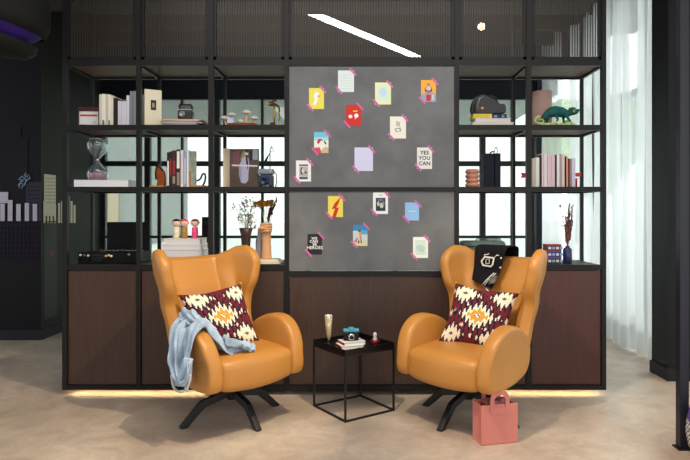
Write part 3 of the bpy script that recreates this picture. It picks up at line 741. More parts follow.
# ------------------------------------------------------------------ tray table
TX, TY, TZ = -.074, 4.183, .436
ta = R(35.3); hs = .205
g = thing('tray_table', 'square black metal tray table with thin wire frame between the two armchairs', 'side table', (TX, TY, 0), ta)
r_ = .006
for sx in (-1, 1):
    for sy in (-1, 1):
        b = MB(); b.box(sx * (hs - r_) - r_, sx * (hs - r_) + r_, sy * (hs - r_) - r_, sy * (hs - r_) + r_, .0, TZ, blackmetal); b.build('leg', g)
for z in (.006, TZ - .006):
    for sg in (-1, 1):
        c = sg * (hs - r_)
        b = MB(); b.box(-hs + 2 * r_, hs - 2 * r_, c - r_, c + r_, z - r_, z + r_, blackmetal); b.build('rail', g)
        b = MB(); b.box(c - r_, c + r_, -hs + 2 * r_, hs - 2 * r_, z - r_, z + r_, blackmetal); b.build('rail', g)
traym = M('black_tray', (20, 18, 19), .32, .2)
b = MB(); t = hs - .002
b.box(-t, t, -t, t, TZ + .0005, TZ + .004, traym)
for sg in (-1, 1):
    c0, c1 = (t - .004, t) if sg > 0 else (-t, -t + .004)
    b.box(-t, t, c0, c1, TZ + .004, TZ + .036, traym); b.box(c0, c1, -t + .004, t - .004, TZ + .004, TZ + .036, traym)
b.build('tray', g)
TS = TZ + .0045
def tin(px, Y): return (ax(px, Y), Y, TS)
# glass of sparkling drink
g = thing('tall_glass', 'tall slender glass of pale fizzy drink at the left of the tray', 'glass', tin(328.5, 4.16))
b = MB(); b.lathe([(.026, 0), (.026, .004), (.012, .012), (.010, .03), (.018, .055), (.022, .10), (.031, .225), (.0295, .225), (.0205, .10), (.0165, .058), (.001, .04)], clear_m, 24, cap=False); b.build('bowl', g)
b = MB(); b.lathe([(.001, .043), (.0155, .062), (.0195, .10), (.0275, .203), (.001, .205)], M('pale_fizz', (214, 190, 140), .35, 0, 60, .2), 20); b.build('drink', g)
b = MB(); b.lathe([(.001, .2055), (.028, .2055), (.025, .216), (.001, .218)], plain(238, 234, 226), 20); b.build('foam', g)
# books on the tray
red_c = plain(176, 36, 44)
def book(name, label, loc, sx, sy, sz, cover, rz=0, lay=True, group='books', spine_m=None, page=paper, cat='book'):
    """lying book: width sx, depth sy, thickness sz (base at loc); spine towards -X side of depth"""
    g = thing(name, label, cat, loc, rz, group)
    t = min(.0035, sz * .16)
    b = MB()
    b.box(-sx / 2, sx / 2, -sy / 2, sy / 2, 0, t, cover); b.box(-sx / 2, sx / 2, -sy / 2, sy / 2, sz - t, sz, cover)
    b.box(-sx / 2, -sx / 2 + t, -sy / 2, sy / 2, t, sz - t, spine_m or cover); b.build('cover', g)
    b = MB(); b.box(-sx / 2 + t, sx / 2 - .004, -sy / 2 + .003, sy / 2 - .003, t, sz - t, page); b.build('pages', g)
    return g
wp = plain(232, 230, 226)
book('book', 'thick white book with a red spine lying lower on the black tray', (ax(350, 4.12), 4.125, TS), .165, .125, .024, wp, R(20), spine_m=red_c, page=wp, group='tray books')
book('book', 'slim white book on top of the thicker one, under the small camera', (ax(351.5, 4.12), 4.135, TS + .0245), .16, .12, .022, wp, R(24), spine_m=red_c, page=wp, group='tray books')
# small camera
g = thing('toy_camera', 'small black film camera with turquoise top on the tray books', 'camera', (ax(351, 4.13), 4.13, TS + .047), R(8))
dk = M('camera_black', (30, 28, 34), .5); teal = M('turquoise_plastic', (70, 160, 185), .4)
b = MB(); b.soft(-.052, .052, -.022, .022, 0, .058, .008, dk, 5); b.build('body', g)
b = MB(); b.soft(-.055, .055, -.025, .025, .0585, .080, .008, teal, 5); b.soft(-.02, .02, -.027, .02, .074, .090, .005, teal, 4); b.build('top_cover', g)
Xr = Matrix.Translation((0, -.022, .028)) @ Matrix.Rotation(R(90), 4, 'X')
b = MB(); b.lathe([(.024, 0), (.024, .012), (.020, .012), (.020, .018), (.014, .018)], chrome, 20, Xr); ln = b.build('lens_ring', g)
b = MB(); b.lathe([(.0135, .0185), (.011, .020), (.001, .021)], dk, 16, Xr); b.build('lens', ln)
# candle with figure
g = thing('red_candle_dish', 'dark red glass dish with a small white figure at the right of the tray', 'candle holder', tin(375, 4.17))
rg = M('dark_red_glass', (92, 14, 22), .15)
b = MB(); b.lathe([(.026, 0), (.034, .008), (.037, .03), (.034, .045), (.031, .045), (.033, .03), (.028, .012), (.001, .010)], rg, 20, cap=False); b.build('dish', g)
b = MB(); b.lathe([(.001, .0105), (.022, .012), (.013, .035), (.016, .05), (.010, .062), (.014, .075), (.012, .088), (.001, .095)], M('frosted_figure', (214, 205, 208), .3), 14); b.build('figure', g)

# ------------------------------------------------------------------ things on the shelves
def ubook(px0, px1, ytop, Y, dep, Zs, col, label, group, page=paper, rz=0, lean=0, marks=(), name='book'):
    wd = (px1 - px0) * Y / 600 - .0008; ht = az(ytop, Y) - Zs
    g = thing(name, label, 'book', (ax((px0 + px1) / 2, Y), Y, Zs + .0005), rz, group)
    if lean: g.rotation_euler = (0, R(lean), rz)
    t = min(.003, wd * .22); b = MB()
    b.box(-wd / 2, -wd / 2 + t, 0, dep, 0, ht, col); b.box(wd / 2 - t, wd / 2, 0, dep, 0, ht, col); b.box(-wd / 2 + t, wd / 2 - t, 0, t, 0, ht, col)
    for z0, z1, m in marks: b.box(-wd * .32, wd * .32, -.0006, 0, ht * z0, ht * z1, m)
    b.build('cover', g)
    b = MB(); b.box(-wd / 2 + t, wd / 2 - t, t, dep - .004, .003, ht - .004, page); b.build('pages', g)
    return g
Yo = 4.60
# --- shelf 1, left cell
g = thing('framed_print', 'small dark red framed print with red lettering on white, far left of the top shelf', 'frame', (ax(88.5, 4.62), 4.62, Z1 + .0005), R(4))
fr = M('dark_red_frame', (70, 22, 28), .4)
b = MB(); hw_, ht = .078, .155
b.box(-hw_, hw_, 0, .03, 0, .008, fr); b.box(-hw_, hw_, 0, .03, ht - .03, ht, fr); b.box(-hw_, -hw_ + .005, 0, .03, .008, ht - .03, fr); b.box(hw_ - .005, hw_, 0, .03, .008, ht - .03, fr); b.box(-hw_ + .005, hw_ - .005, .02, .03, .008, ht - .03, fr); b.build('frame', g)
b = MB(); b.box(-hw_ + .006, hw_ - .006, .0085, .0195, .0085, ht - .0305, plain(222, 226, 226)); 
b.box(-hw_ + .012, hw_ - .016, .0076, .0084, .085, .10, plain(196, 70, 60)); b.box(-hw_ + .012, -.02, .0076, .0084, .018, .022, plain(60, 60, 66)); b.box(.03, .055, .0076, .0084, .03, .05, plain(180, 214, 214)); b.build('print', g)
cr = (226, 220, 200); L1 = 'upright books at the left of the top shelf'
k = 0
for p0, p1, yt, c, lab in ((99.2, 101.6, 94.3, (205, 200, 186), 'thin cream book right beside the red framed print on the top shelf'), (101.7, 105.0, 94, (234, 230, 214), 'cream upright book, second from the framed print'),
                     (105.2, 108.0, 94.2, (206, 202, 190), 'greyish cream upright book, third from the framed print'), (108.1, 110.2, 94.6, (232, 228, 212), 'narrow ivory upright book, fourth from the framed print'),
                     (110.4, 113.2, 95.5, (222, 216, 196), 'ivory book next to the black upright book on the top shelf'), (113.4, 116.8, 98, (40, 40, 38), 'black upright book on the top left shelf'),
                     (117.8, 121.6, 101, (206, 204, 216), 'short lilac-grey book right of the black one'), (121.8, 126.3, 101.4, (214, 212, 224), 'short pale lilac book, wider, beside the taller white one'),
                     (126.5, 129.4, 95.4, (226, 226, 228), 'tall white book beside two slate-grey books'), (129.9, 132.6, 91.2, (140, 146, 158), 'slate-grey tall book, left one of the pair beside the post'), (133.0, 135.8, 91, (150, 156, 168), 'slate-grey tall book, right one of the pair beside the post')):
    ubook(p0, p1, yt, 4.58 + .006 * (k % 3), .17, Z1, plain(*c), lab, L1, marks=((.05, .2, plain(120, 116, 104)),) if k in (1, 3) else ()); k += 1
# --- shelf 1, second cell
g = thing('book_facing_out', 'large cream book facing out with a dark illustration, beside the second post', 'book', (ax(144.6, 4.56), 4.56, Z1 + .0005), R(30))
b = MB(); hh = az(90, 4.6) - Z1; b.box(0, .125, 0, .003, 0, hh, plain(222, 216, 190)); b.box(0, .125, .022, .025, 0, hh, plain(222, 216, 190)); b.box(0, .003, .003, .022, 0, hh, plain(150, 84, 60))
b.box(.045, .085, -.0008, 0, hh * .45, hh * .72, plain(52, 50, 46)); b.box(.055, .072, -.0014, -.0008, hh * .52, hh * .64, plain(150, 144, 128)); b.build('cover', g)
b = MB(); b.box(.003, .122, .0032, .0218, .003, hh - .003, paper); b.build('pages', g)
zz = Z1
for i, (wd, th, c, lab) in enumerate(((.30, .012, (44, 46, 56), 'thin dark magazine at the bottom of the stack under the black device'), (.27, .008, (190, 196, 206), 'pale blue-white magazine, second from the bottom of the stack'),
                           (.31, .012, (40, 36, 44), 'dark magazine with glossy cover in the middle of the stack'), (.30, .008, (206, 176, 96), 'thin yellow magazine just under the orange-red top one'), (.30, .011, (206, 92, 60), 'orange-red magazine on top of the stack under the black device'))):
    book('magazine', lab, (ax(185 + (-1) ** i * 1.0, 4.66), 4.66, zz + .0006), wd, .21, th, plain(*c), R((-1) ** i * 2), group='magazines stacked on the top shelf', page=plain(214, 212, 206), cat='magazine'); zz += th + .0008
g = thing('instant_camera', 'black boxy instant camera standing on the orange-red magazine stack', 'camera', (ax(186, 4.66), 4.66, zz + .0004), R(6))
dark = M('gloss_black', (12, 12, 15), .35)
b = MB(); b.soft(-.055, .055, -.05, .05, 0, .075, .012, dark, 6); b.build('body', g)
b = MB(); b.soft(-.05, .05, -.045, .04, .078, .128, .01, dark, 6, lambda p: (p.x, p.y + (p.z - .078) * .3, p.z)); b.build('flash_cover', g)
Xr = Matrix.Translation((-.02, -.05, .045)) @ Matrix.Rotation(R(90), 4, 'X')
b = MB(); b.lathe([(.022, 0), (.022, .01), (.016, .01), (.014, .006), (.001, .006)], M('silver_trim', (150, 152, 160), .3, .7), 16, Xr); b.build('lens', g)
b = MB(); b.box(-.05, .05, -.052, -.048, .076, .084, MATS['silver_trim']); b.build('trim_band', g)
# --- shelf 1, third cell : mushroom ornament + brass microscope-like lamp
g = thing('mushroom_ornament', 'brown carved ornament with five white-capped mushrooms on the top shelf', 'ornament', (ax(243, 4.66), 4.66, Z1 + .0005))
rust = M('carved_rust_wood', (122, 60, 34), .6, 0, 30, .3); capm = M('mushroom_cap', (206, 196, 186), .5, 0, 20, .15); stem = M('mushroom_stem', (222, 180, 140), .6)
b = MB(); b.soft(-.12, .11, -.04, .04, 0, .035, .015, rust, 8, lambda p: p + Vector((0, 0, .008 * noise.noise(p * 40)))); b.build('log', g)
for x, y, h_, r, bw in ((-.145, 0, .075, .036, 0), (-.082, -.01, .10, .036, 1), (.03, -.01, .118, .036, 1), (.09, 0, .075, .034, 1), (-.02, .01, .05, .026, 0)):
    b = MB(); b.tube([(x * .82, y, .02 if abs(x) < .12 else .0), (x * .95, y, h_ * .6), (x, y, h_ - .008)], [.011, .008, .007], stem, 8); st = b.build('stem', g)
    b = MB(); b.lathe([(.006, h_ - .012), (r, h_ - .006), (r * .92, h_ + .006), (r * .5, h_ + .017), (.001, h_ + .021)], capm, 16, Matrix.Translation((x, y, 0)) @ Matrix.Rotation(.0, 4, 'X')); b.build('cap', st)
b = MB(); b.box(-.118, -.07, -.02, .0, .036, .085, plain(190, 204, 226)); b.build('blue_tile', g)
g = thing('brass_figurine', 'slim brass and brown standing figurine next to the pin board on the top shelf', 'figurine', (ax(274.5, 4.64), 4.64, Z1 + .0005))
brass = M('brass', (196, 158, 70), .3, .8); brn = M('bronze_brown', (92, 60, 36), .45, .4)
b = MB(); b.lathe([(.035, 0), (.035, .008), (.02, .014), (.001, .016)], brn, 16); b.ball((-.022, 0, .024), .018, brn, 8); b.build('base', g)
b = MB(); b.tube([(0, 0, .014), (0, 0, .19)], .008, brass, 10); b.build('column', g)
b = MB(); b.ball((-.026, 0, .185), .024, brn, 8, (1.3, .8, .8)); b.ball((-.045, -.01, .18), .012, brass, 8); b.tube([(-.02, 0, .2), (0, 0, .215), (.012, 0, .20)], .008, brn, 8); b.build('head', g)
b = MB(); b.tube([(.008, 0, .18), (.03, 0, .165), (.038, 0, .14), (.034, 0, .11)], [.01, .008, .006, .004], brn, 8); b.tube([(.034, 0, .11), (.045, 0, .08), (.03, 0, .05)], .004, M('dull_green', (92, 110, 50), .6), 6); b.build('wing', g)
# --- shelf 1, right cells
g1 = thing('instrument_case', 'black curved mini instrument case with gold badge on the book stack, top right shelf', 'case', (ax(488, 4.66), 4.66, Z1 + .101))
case = M('case_leatherette', (36, 34, 42), .45, 0, 30, .1)
pts = crom([(-.10, .005, 0), (-.112, .06, 0), (-.09, .13, 0), (-.05, .155, 0), (0, .135, 0), (.05, .11, 0), (.085, .08, 0), (.125, .075, 0), (.13, .02, 0), (.10, .004, 0), (0, .0, 0)], 5, True)
b = MB(); puff(b, [Vector(p[:2]) for p in pts], -.028, .05, .014, case, axis='y'); b.build('front_shell', g1, subd=1)
b = MB(); puff(b, [Vector((p[0] - .022, p[1] * .97)) for p in pts], .03, .055, .014, dark, axis='y'); b.build('back_shell', g1, subd=1)
b = MB(); b.lathe([(.014, 0), (.014, .003), (.001, .004)], brass, 16, Matrix.Translation((-.055, -.0545, .045)) @ Matrix.Rotation(R(90), 4, 'X')); b.build('badge', g1)
b = MB(); b.tube([(.0, 0, .140), (.02, 0, .152), (.06, 0, .135), (.075, 0, .105)], .006, dark, 8); b.build('handle', g1)
b = MB(); b.tube([(-.085, -.056, .02), (-.092, -.056, .07), (-.075, -.056, .118), (-.045, -.056, .138)], .003, M('silver_trim', (150, 152, 160)), 6); b.build('trim', g1)
zz = Z1
for wd, th, c, sp, lab in ((.315, .030, (230, 228, 222), (222, 190, 190), 'thick white book at the bottom of the stack under the black case'), (.27, .030, (206, 202, 222), (214, 210, 228), 'lavender book, second in the stack under the black case')):
    book('book', lab, (ax(490.5, 4.66), 4.66, zz + .0006), wd, .2, th, plain(*c), 0, spine_m=plain(*sp), group='books under the black case', page=plain(214, 206, 198)); zz += th + .001
g = thing('boxed_book', 'yellow and dark teal banded box book directly under the black case', 'book', (ax(488, 4.66), 4.66, zz + .0006), 0, 'books under the black case')
b = MB(); b.box(-.128, .015, -.075, .075, 0, .036, M('yellow_cloth', (206, 186, 70), .7, 0, 30, .25)); b.build('yellow_half', g)
b = MB(); b.box(.0155, .128, -.074, .074, 0, .034, plain(40, 52, 68)); b.box(.03, .055, -.0748, -.074, .010, .024, plain(130, 150, 170)); b.box(.09, .11, -.0748, -.074, .010, .024, plain(120, 140, 160)); b.build('teal_half', g)
g = thing('ceramic_cylinder', 'tall plain dusty-pink cylinder vase behind the chameleon', 'vase', (ax(542, 4.74), 4.74, Z1 + .0005))
b = MB(); rr = 9.6 * 4.74 / 600; hh = az(92, 4.74) - Z1; b.lathe([(rr, 0), (rr, hh), (rr - .006, hh), (rr - .006, .01), (.001, .01)], M('dusty_pink_ceramic', (168, 140, 130), .7, 0, 6, .08), 32, cap=False); b.build('body', g)
# chameleon
g = thing('chameleon_figure', 'dark green chameleon figurine crouching on a pale green mossy branch', 'figurine', (ax(561, 4.60), 4.60, Z1 + .0005))
cg = M('chameleon_green', (22, 84, 84), .5, 0, 26, .45, .6, 120); lt = M('pale_moss', (186, 200, 138), .7, 0, 30, .25); eye = plain(210, 170, 60)
b = MB()
spine_ = crom([(-.150, 0, .045), (-.125, 0, .075), (-.09, 0, .105), (-.04, 0, .118), (.01, 0, .110), (.045, 0, .098), (.075, 0, .112), (.110, 0, .115), (.145, 0, .135)], 5)
rad = [interp([(0, .012), (.15, .028), (.35, .044), (.55, .038), (.66, .024), (.78, .026), (.9, .020), (1, .005)], i / (len(spine_) - 1)) for i in range(len(spine_))]
b.tube(spine_, rad, cg, 14)
b.build('body', g, subd=1)
b = MB(); b.prism([(.055, .115), (.06, .145), (.085, .152), (.115, .145), (.10, .128)], -.012, .012, cg, 'y'); b.build('crest', g, bevel=.004)
b = MB(); b.ball((.092, -.022, .118), .010, eye, 8); b.ball((.092, -.030, .118), .004, dark, 6); b.build('eye', g)
for a in (((-.06, -.03, .09), (-.03, -.045, .055), (-.055, -.045, .028)), ((.02, -.025, .09), (.045, -.045, .055), (.065, -.04, .03)), ((-.08, .03, .09), (-.1, .045, .055), (-.085, .04, .03)), ((.03, .025, .09), (.03, .045, .055), (.045, .04, .03))):
    b = MB(); b.tube(a, [.015, .010, .007], cg, 8); b.ball(a[2], .010, lt, 6); b.build('leg', g, subd=1)
b = MB(); tl = [(-.150 + .055 * math.cos(t_) * (1 - t_ / 12) - .02, -.03, .042 + .036 * math.sin(t_) * (1 - t_ / 12)) for t_ in [PI / 2 + i * .35 for i in range(22)]]
b.tube(tl, [.013 - .0005 * i for i in range(22)], lt, 8); b.build('tail', g)
b = MB(); b.tube(crom([(-.17, -.0, .014), (-.08, -.02, .018), (0, 0, .014), (.06, -.02, .016), (.11, 0, .012)], 4), .0125, lt, 10)
for i in range(9): b.ball((-.15 + .03 * i, -.03 + .02 * (i % 2), .012), .012, lt, 6)
b.build('branch', g)
# --- shelf 2, left cell
book('book', 'large white box-like book lying flat under the hourglass', (-1.985, 4.64, Z2 + .0006), .40, .25, .052, plain(232, 232, 236), R(4), group='books', page=plain(226, 226, 230))
g = thing('hourglass', 'clear hourglass with pink sand standing on the white book', 'hourglass', (ax(97.5, 4.62), 4.62, Z2 + .0535))
hg = 2 * .158
prof = [(.001, .004), (.064, .004), (.076, .04), (.066, .085), (.03, .13), (.008, .158)]
pr2 = prof[1:] + [(r, hg - z) for r, z in reversed(prof[1:-1])]
pr2 = [tuple(p[:2]) for p in crom([(r, z, 0) for r, z in pr2], 4)]
b = MB(); b.lathe(pr2, M('hourglass_glass', (225, 235, 238), .03, trans=.95), 28, cap=False); b.build('glass_bulbs', g, solid=.003)
b = MB(); b.lathe([(.001, .008), (.060, .008), (.069, .035), (.066, .05), (.03, .062), (.001, .066)], M('pink_sand', (226, 140, 172), .9), 24); b.build('sand', g)
b = MB(); b.lathe([(.060, 0), (.062, .003), (.001, .0032)], chrome, 24); b.build('end_plate', g)
b = MB(); b.lathe([(.001, hg - .0005), (.062, hg), (.060, hg + .004), (.001, hg + .004)], chrome, 24); b.build('end_plate', g)
b = MB(); b.lathe([(.0115, .15), (.014, .158), (.0115, .166)], chrome, 16); b.build('collar', g)
# --- shelf 2, second cell
oak = M('oak_bookend', (176, 132, 82), .55, 0, 12, .2, 0, 0, (1, 6, 1)); orn = M('orange_brown', (150, 76, 34), .5, 0, 8, .3)
g = thing('bookend', 'wooden bookend with dark orange-brown curved silhouette, left of the red and white books', 'bookend', (ax(160, 4.66), 4.66, Z2 + .0005), 0, 'bookends')
b = MB(); b.box(-.065, .045, -.05, .05, 0, .014, oak); b.build('base', g)
b = MB(); puff(b, [Vector(p[:2]) for p in crom([(.04, .015, 0), (.04, .11, 0), (.015, .15, 0), (-.01, .185, 0), (-.022, .16, 0), (-.028, .10, 0), (-.015, .05, 0), (-.02, .015, 0)], 4, True)], 0, .03, .006, orn, axis='y'); b.build('figure', g)
b = MB(); b.tube([(-.024, -.018, .06), (-.03, -.018, .12), (-.014, -.018, .185), (.0, -.018, .16), (.03, -.018, .13)], .006, dark, 8); b.build('dark_outline', g)
g = thing('bookend', 'wooden bookend with open black wire profile, right of the books beside the post', 'bookend', (ax(197, 4.66), 4.66, Z2 + .0005), 0, 'bookends')
b = MB(); b.box(-.055, .075, -.05, .05, 0, .016, oak); b.box(-.055, -.038, -.05, .05, .016, .125, oak); b.build('base', g)
b = MB(); b.tube(crom([(-.03, 0, .06), (.0, 0, .054), (.028, 0, .07), (.04, 0, .10), (.058, 0, .108), (.066, 0, .085), (.06, 0, .045), (.045, 0, .017)], 5), .0075, dark, 8); b.build('wire_profile', g)
for i, (p0, p1, yt, c, mk, lab) in enumerate(((166.9, 169.3, 152.2, (48, 44, 46), ((.05, .75, wht),), 'black book with a white spine label, leftmost beside the orange bookend'), (169.5, 171.6, 151.5, (52, 44, 46), ((.3, .8, plain(160, 60, 66)),), 'thin black book with red band, second from the orange bookend'),
    (171.9, 175.8, 150.5, (64, 50, 48), ((.35, .72, plain(150, 56, 60)), (.1, .3, plain(150, 140, 130))), 'dark book with wide red band in the middle of the row'), (176.1, 180.3, 149.5, (56, 44, 42), ((.5, .95, wht), (.05, .4, plain(150, 132, 120))), 'dark brown book with white title patch, tallest of the row'),
    (180.6, 183.2, 150.3, (232, 226, 232), ((.1, .9, plain(214, 196, 200)),), 'white book with pinkish lettering, next to the brown one'), (183.4, 186.6, 150.9, (150, 164, 182), ((.1, .8, plain(180, 190, 204)),), 'grey-blue upright book between the two white ones'), (186.8, 188.4, 150.0, (232, 236, 240), (), 'thin pure white book beside the grey-blue one'))):
    ubook(p0, p1, yt, 4.60, .16, Z2, plain(*c), lab, 'books between the wooden bookends', marks=mk)
g = thing('picture_book', 'grey-green patterned book standing angled at the right end of the bookend row', 'book', (ax(188.8, 4.62), 4.62, Z2 + .0006), R(24), 'books between the wooden bookends')
hh = az(151, 4.62) - Z2
b = MB(); b.box(0, .058, 0, .003, 0, hh, M('grey_sage', (150, 158, 146), .6, 0, 25, .3)); b.box(0, .058, .017, .02, 0, hh, MATS['grey_sage']); b.box(0, .003, .003, .017, 0, hh, dark); b.build('cover', g)
b = MB(); b.box(.0032, .055, .0032, .0168, .003, hh - .003, paper); b.build('pages', g)
# --- shelf 2, third cell
g = thing('cream_book', 'plain cream book standing just behind the picture-cover book', 'book', (ax(227.5, 4.68), 4.68, Z2 + .0006), 0)
b = MB(); b.box(-.035, .018, 0, .16, 0, az(148.5, 4.68) - Z2, M('cream_cloth', (222, 206, 180), .8)); b.box(-.0345, .0175, .1601, .163, .003, .27, paper); b.build('cover', g)
g = thing('suit_cover_book', 'large book facing out, cover showing a man in pale lilac suit jacket and hat', 'book', (ax(244, 4.62), 4.62, Z2 + .0006), R(-2))
bw, bh = 14.4 * 4.62 / 600, az(149, 4.62) - Z2
b = MB(); b.box(-bw, bw, 0, .03, 0, bh, M('cover_umber', (84, 72, 66), .5, 0, 9, .25)); b.box(-bw + .001, bw - .001, .0301, .032, .003, bh - .003, paper)
def cp(pts, m, i): b.prism([(x * bw, z * bh) for x, z in pts], -.0008 - .0004 * i, -.0003 - .0004 * i, m)
cp([(-.75, .92), (-.3, .96), (-.3, .5), (-.8, .5)], plain(110, 78, 80), 0); cp([(-.3, .7), (-.05, .96), (.15, .96), (.1, .7)], plain(140, 128, 90), 0); cp([(.4, .98), (.6, .98), (.6, .7), (.4, .7)], plain(50, 40, 40), 0); cp([(.6, .98), (.96, .98), (.96, .72), (.6, .72)], plain(140, 150, 156), 0)
cp([(-.3, .6), (-.1, .76), (.1, .82), (.3, .76), (.38, .6), (.32, .4), (.3, .18), (.1, .1), (-.2, .12), (-.34, .3)], plain(168, 164, 190), 1)
cp([(-.3, .6), (-.36, .5), (-.34, .3), (-.2, .14), (-.16, .3), (-.18, .55)], plain(140, 144, 176), 2); cp([(.1, .86), (.22, .84), (.3, .6), (.25, .45), (.15, .65)], plain(48, 40, 60), 2)
cp([(.06, .90), (.3, .90), (.28, .84), (.08, .84)], plain(214, 196, 180), 2); cp([(.0, .93), (.38, .93), (.3, .99), (.08, .99)], plain(60, 50, 50), 2)
cp([(-.85, .555), (.95, .535), (.95, .575), (-.85, .595)], plain(204, 202, 206), 3)
b.build('cover', g, fixn=False)
g = thing('navy_camera', 'navy blue retro camera with silver top, beside the picture-cover book', 'camera', (ax(266.5, 4.62), 4.62, Z2 + .0006), R(-6))
nv = M('navy_plastic', (28, 48, 84), .4); slv = M('silver_grey', (140, 148, 158), .35, .4)
b = MB(); b.soft(-.054, .054, -.035, .035, 0, .095, .012, nv, 6); b.build('body', g)
b = MB(); b.soft(-.062, .058, -.04, .038, .0965, .142, .014, slv, 6); b.build('top_plate', g)
Xr = Matrix.Translation((-.004, -.036, .045)) @ Matrix.Rotation(R(90), 4, 'X')
b = MB(); b.lathe([(.034, 0), (.030, .014), (.022, .014), (.020, .008), (.001, .008)], M('dark_blue_lens', (16, 26, 52), .2), 20, Xr); b.build('lens', g)
b = MB(); b.box(-.022, .026, -.0375, -.0352, .006, .02, slv); b.build('name_plate', g)
b = MB(); b.tube([(.06, 0, .12), (.078, 0, .10), (.080, 0, .04), (.072, 0, .004)], .005, M('tan_strap', (176, 160, 130), .7), 6); b.build('strap', g)
g = thing('wire_arm_lamp', 'thin jointed wire desk lamp rising behind the navy camera', 'lamp', (ax(268, 4.73), 4.73, Z2 + .0005))
b = MB(); b.lathe([(.03, 0), (.03, .006), (.001, .008)], dark, 16); b.build('base', g)
b = MB(); b.tube([(0, 0, .007), (-.055, 0, .13), (.012, 0, .27)], .0045, steel, 6); b.build('lower_arm', g)
b = MB(); b.tube([(.016, 0, .07), (.016, 0, .30), (.030, 0, .33)], .004, steel, 6); b.build('upper_rod', g)
b = MB(); b.tube([(-.022, -.004, .20), (.0, -.004, .25)], [.012, .006], dark, 8); b.build('joint', g)
b = MB(); b.tube([(.03, 0, .325), (.045, 0, .29), (.02, 0, .285)], .003, slv, 6); b.build('clip', g)
# --- shelf 2, fourth cell
g = thing('ribbed_vase', 'terracotta-pink vase of four stacked rings on the second right shelf', 'vase', (ax(472.3, 4.62), 4.62, Z2 + .0005))
tc_ = M('terracotta_pink', (190, 134, 112), .6, 0, 14, .08); pr = [(.04, 0)]
for i in range(4):
    z0 = .001 + i * .034
    pr += [(.042, z0), (.052, z0 + .007), (.055, z0 + .016), (.052, z0 + .026), (.043, z0 + .032)]
pr += [(.047, .139), (.044, .139), (.036, .12), (.001, .02)]
b = MB(); b.lathe(pr, tc_, 28, cap=False); b.build('body', g)
g = thing('navy_gift_bag', 'very dark navy tall box bag with rose-gold loop handle on the second right shelf', 'bag', (ax(491, 4.63), 4.63, Z2 + .0005), R(5))
dn = M('midnight_blue', (8, 10, 28), .5); rose = M('rose_gold', (196, 150, 120), .3, .7); hh = az(153.8, 4.63) - Z2
b = MB(); b.box(-.065, .018, -.03, .05, 0, hh, dn); b.build('left_box', g, bevel=.003)
b = MB(); b.box(.021, .066, -.035, .05, 0, hh + .001, dn); b.build('right_box', g, bevel=.003)
b = MB(); b.tube(crom([(.022, 0, hh), (.03, 0, hh + .035), (.042, 0, hh + .05), (.05, 0, hh + .03), (.048, 0, hh)], 5), .004, rose, 8); b.tube([(-.01, 0, hh + .004), (.008, 0, hh + .016), (.026, 0, hh + .014)], .006, dn, 8); b.build('handle', g)
# --- shelf 2, fifth cell : pale books between red arrow bookend halves
for i, (p0, p1, yt, c, lab) in enumerate(((532.3, 535.4, 158.5, (196, 186, 172), 'beige book at the far left behind the red arrow tail'), (535.6, 539.4, 157.5, (226, 228, 222), 'white shorter book beside the beige one'), (540.0, 541.6, 155, (50, 46, 50), 'thin black book among the pale pink ones'),
        (541.8, 543.6, 153.2, (226, 206, 210), 'thin pale pink book right beside the black one in the arrow row'), (543.9, 547.2, 153.2, (222, 212, 216), 'pale pinkish-white book with a plain spine'), (547.5, 551.0, 154.0, (218, 192, 200), 'rose-tinted book, left one of the wide pair'), (551.2, 554.9, 155.4, (214, 188, 198), 'rose-tinted book, right one of the wide pair'),
        (555.2, 556.6, 154.8, (62, 44, 50), 'thin dark book right of the rose pair'), (556.9, 559.6, 154.6, (228, 222, 226), 'white book with faint lilac edge'), (559.8, 561.6, 154.0, (170, 150, 162), 'mauve-grey slim book left of the sand-coloured tall one'), (561.8, 564.6, 153.7, (214, 204, 184), 'sand-coloured tall book in the arrow row, right of the mauve-grey one'),
        (564.8, 566.3, 156.5, (40, 30, 32), 'black slim book near the arrow head'), (566.5, 567.9, 156.2, (226, 160, 150), 'salmon slim book near the arrow head'), (568.1, 569.4, 158.8, (120, 34, 34), 'dark red slim book near the arrow head'), (569.7, 571.6, 158.8, (140, 134, 122), 'grey-brown slim book near the arrow head'), (571.8, 575.4, 158.4, (206, 200, 220), 'lavender book at the right end, touching the arrow head'))):
    ubook(p0, p1, yt, 4.60, .15, Z2, plain(*c), lab, 'pale books between the red arrow ends')
redp = M('red_lacquer', (196, 24, 40), .4)
g = thing('arrow_bookend', 'red arrow tail half of the bookend pair, left of the pale books', 'bookend', (ax(529.5, 4.66), 4.66, Z2 + .0005), 0, 'red arrow bookends')
g.location.x = ax(527.0, 4.70); g.location.y = 4.70
b = MB(); b.box(-.03, -.002, -.03, .03, 0, .004, redp); b.box(-.0045, -.002, -.03, .03, .004, .08, redp); b.build('bracket', g)
b = MB(); b.prism([(-.048, .078), (-.04, .098), (-.048, .118), (-.02, .118), (-.008, .108), (.012, .108), (.012, .088), (-.008, .088), (-.02, .078)], -.006, .006, redp, 'y'); b.build('arrow_tail', g, bevel=.001)
g = thing('arrow_bookend', 'red arrow head half of the bookend pair, pointing at the pale books', 'bookend', (ax(577.5, 4.60), 4.62, Z2 + .0005), 0, 'red arrow bookends')
b = MB(); b.box(-.004, .03, -.03, .03, 0, .004, redp); b.box(-.007, -.0042, -.03, .03, 0, .07, redp); b.build('bracket', g)
b = MB(); b.prism([(-.036, .098), (-.012, .126), (-.012, .112), (.032, .112), (.032, .084), (-.012, .084), (-.012, .070)], -.008, .008, redp, 'y'); b.build('arrow_head', g, bevel=.001)
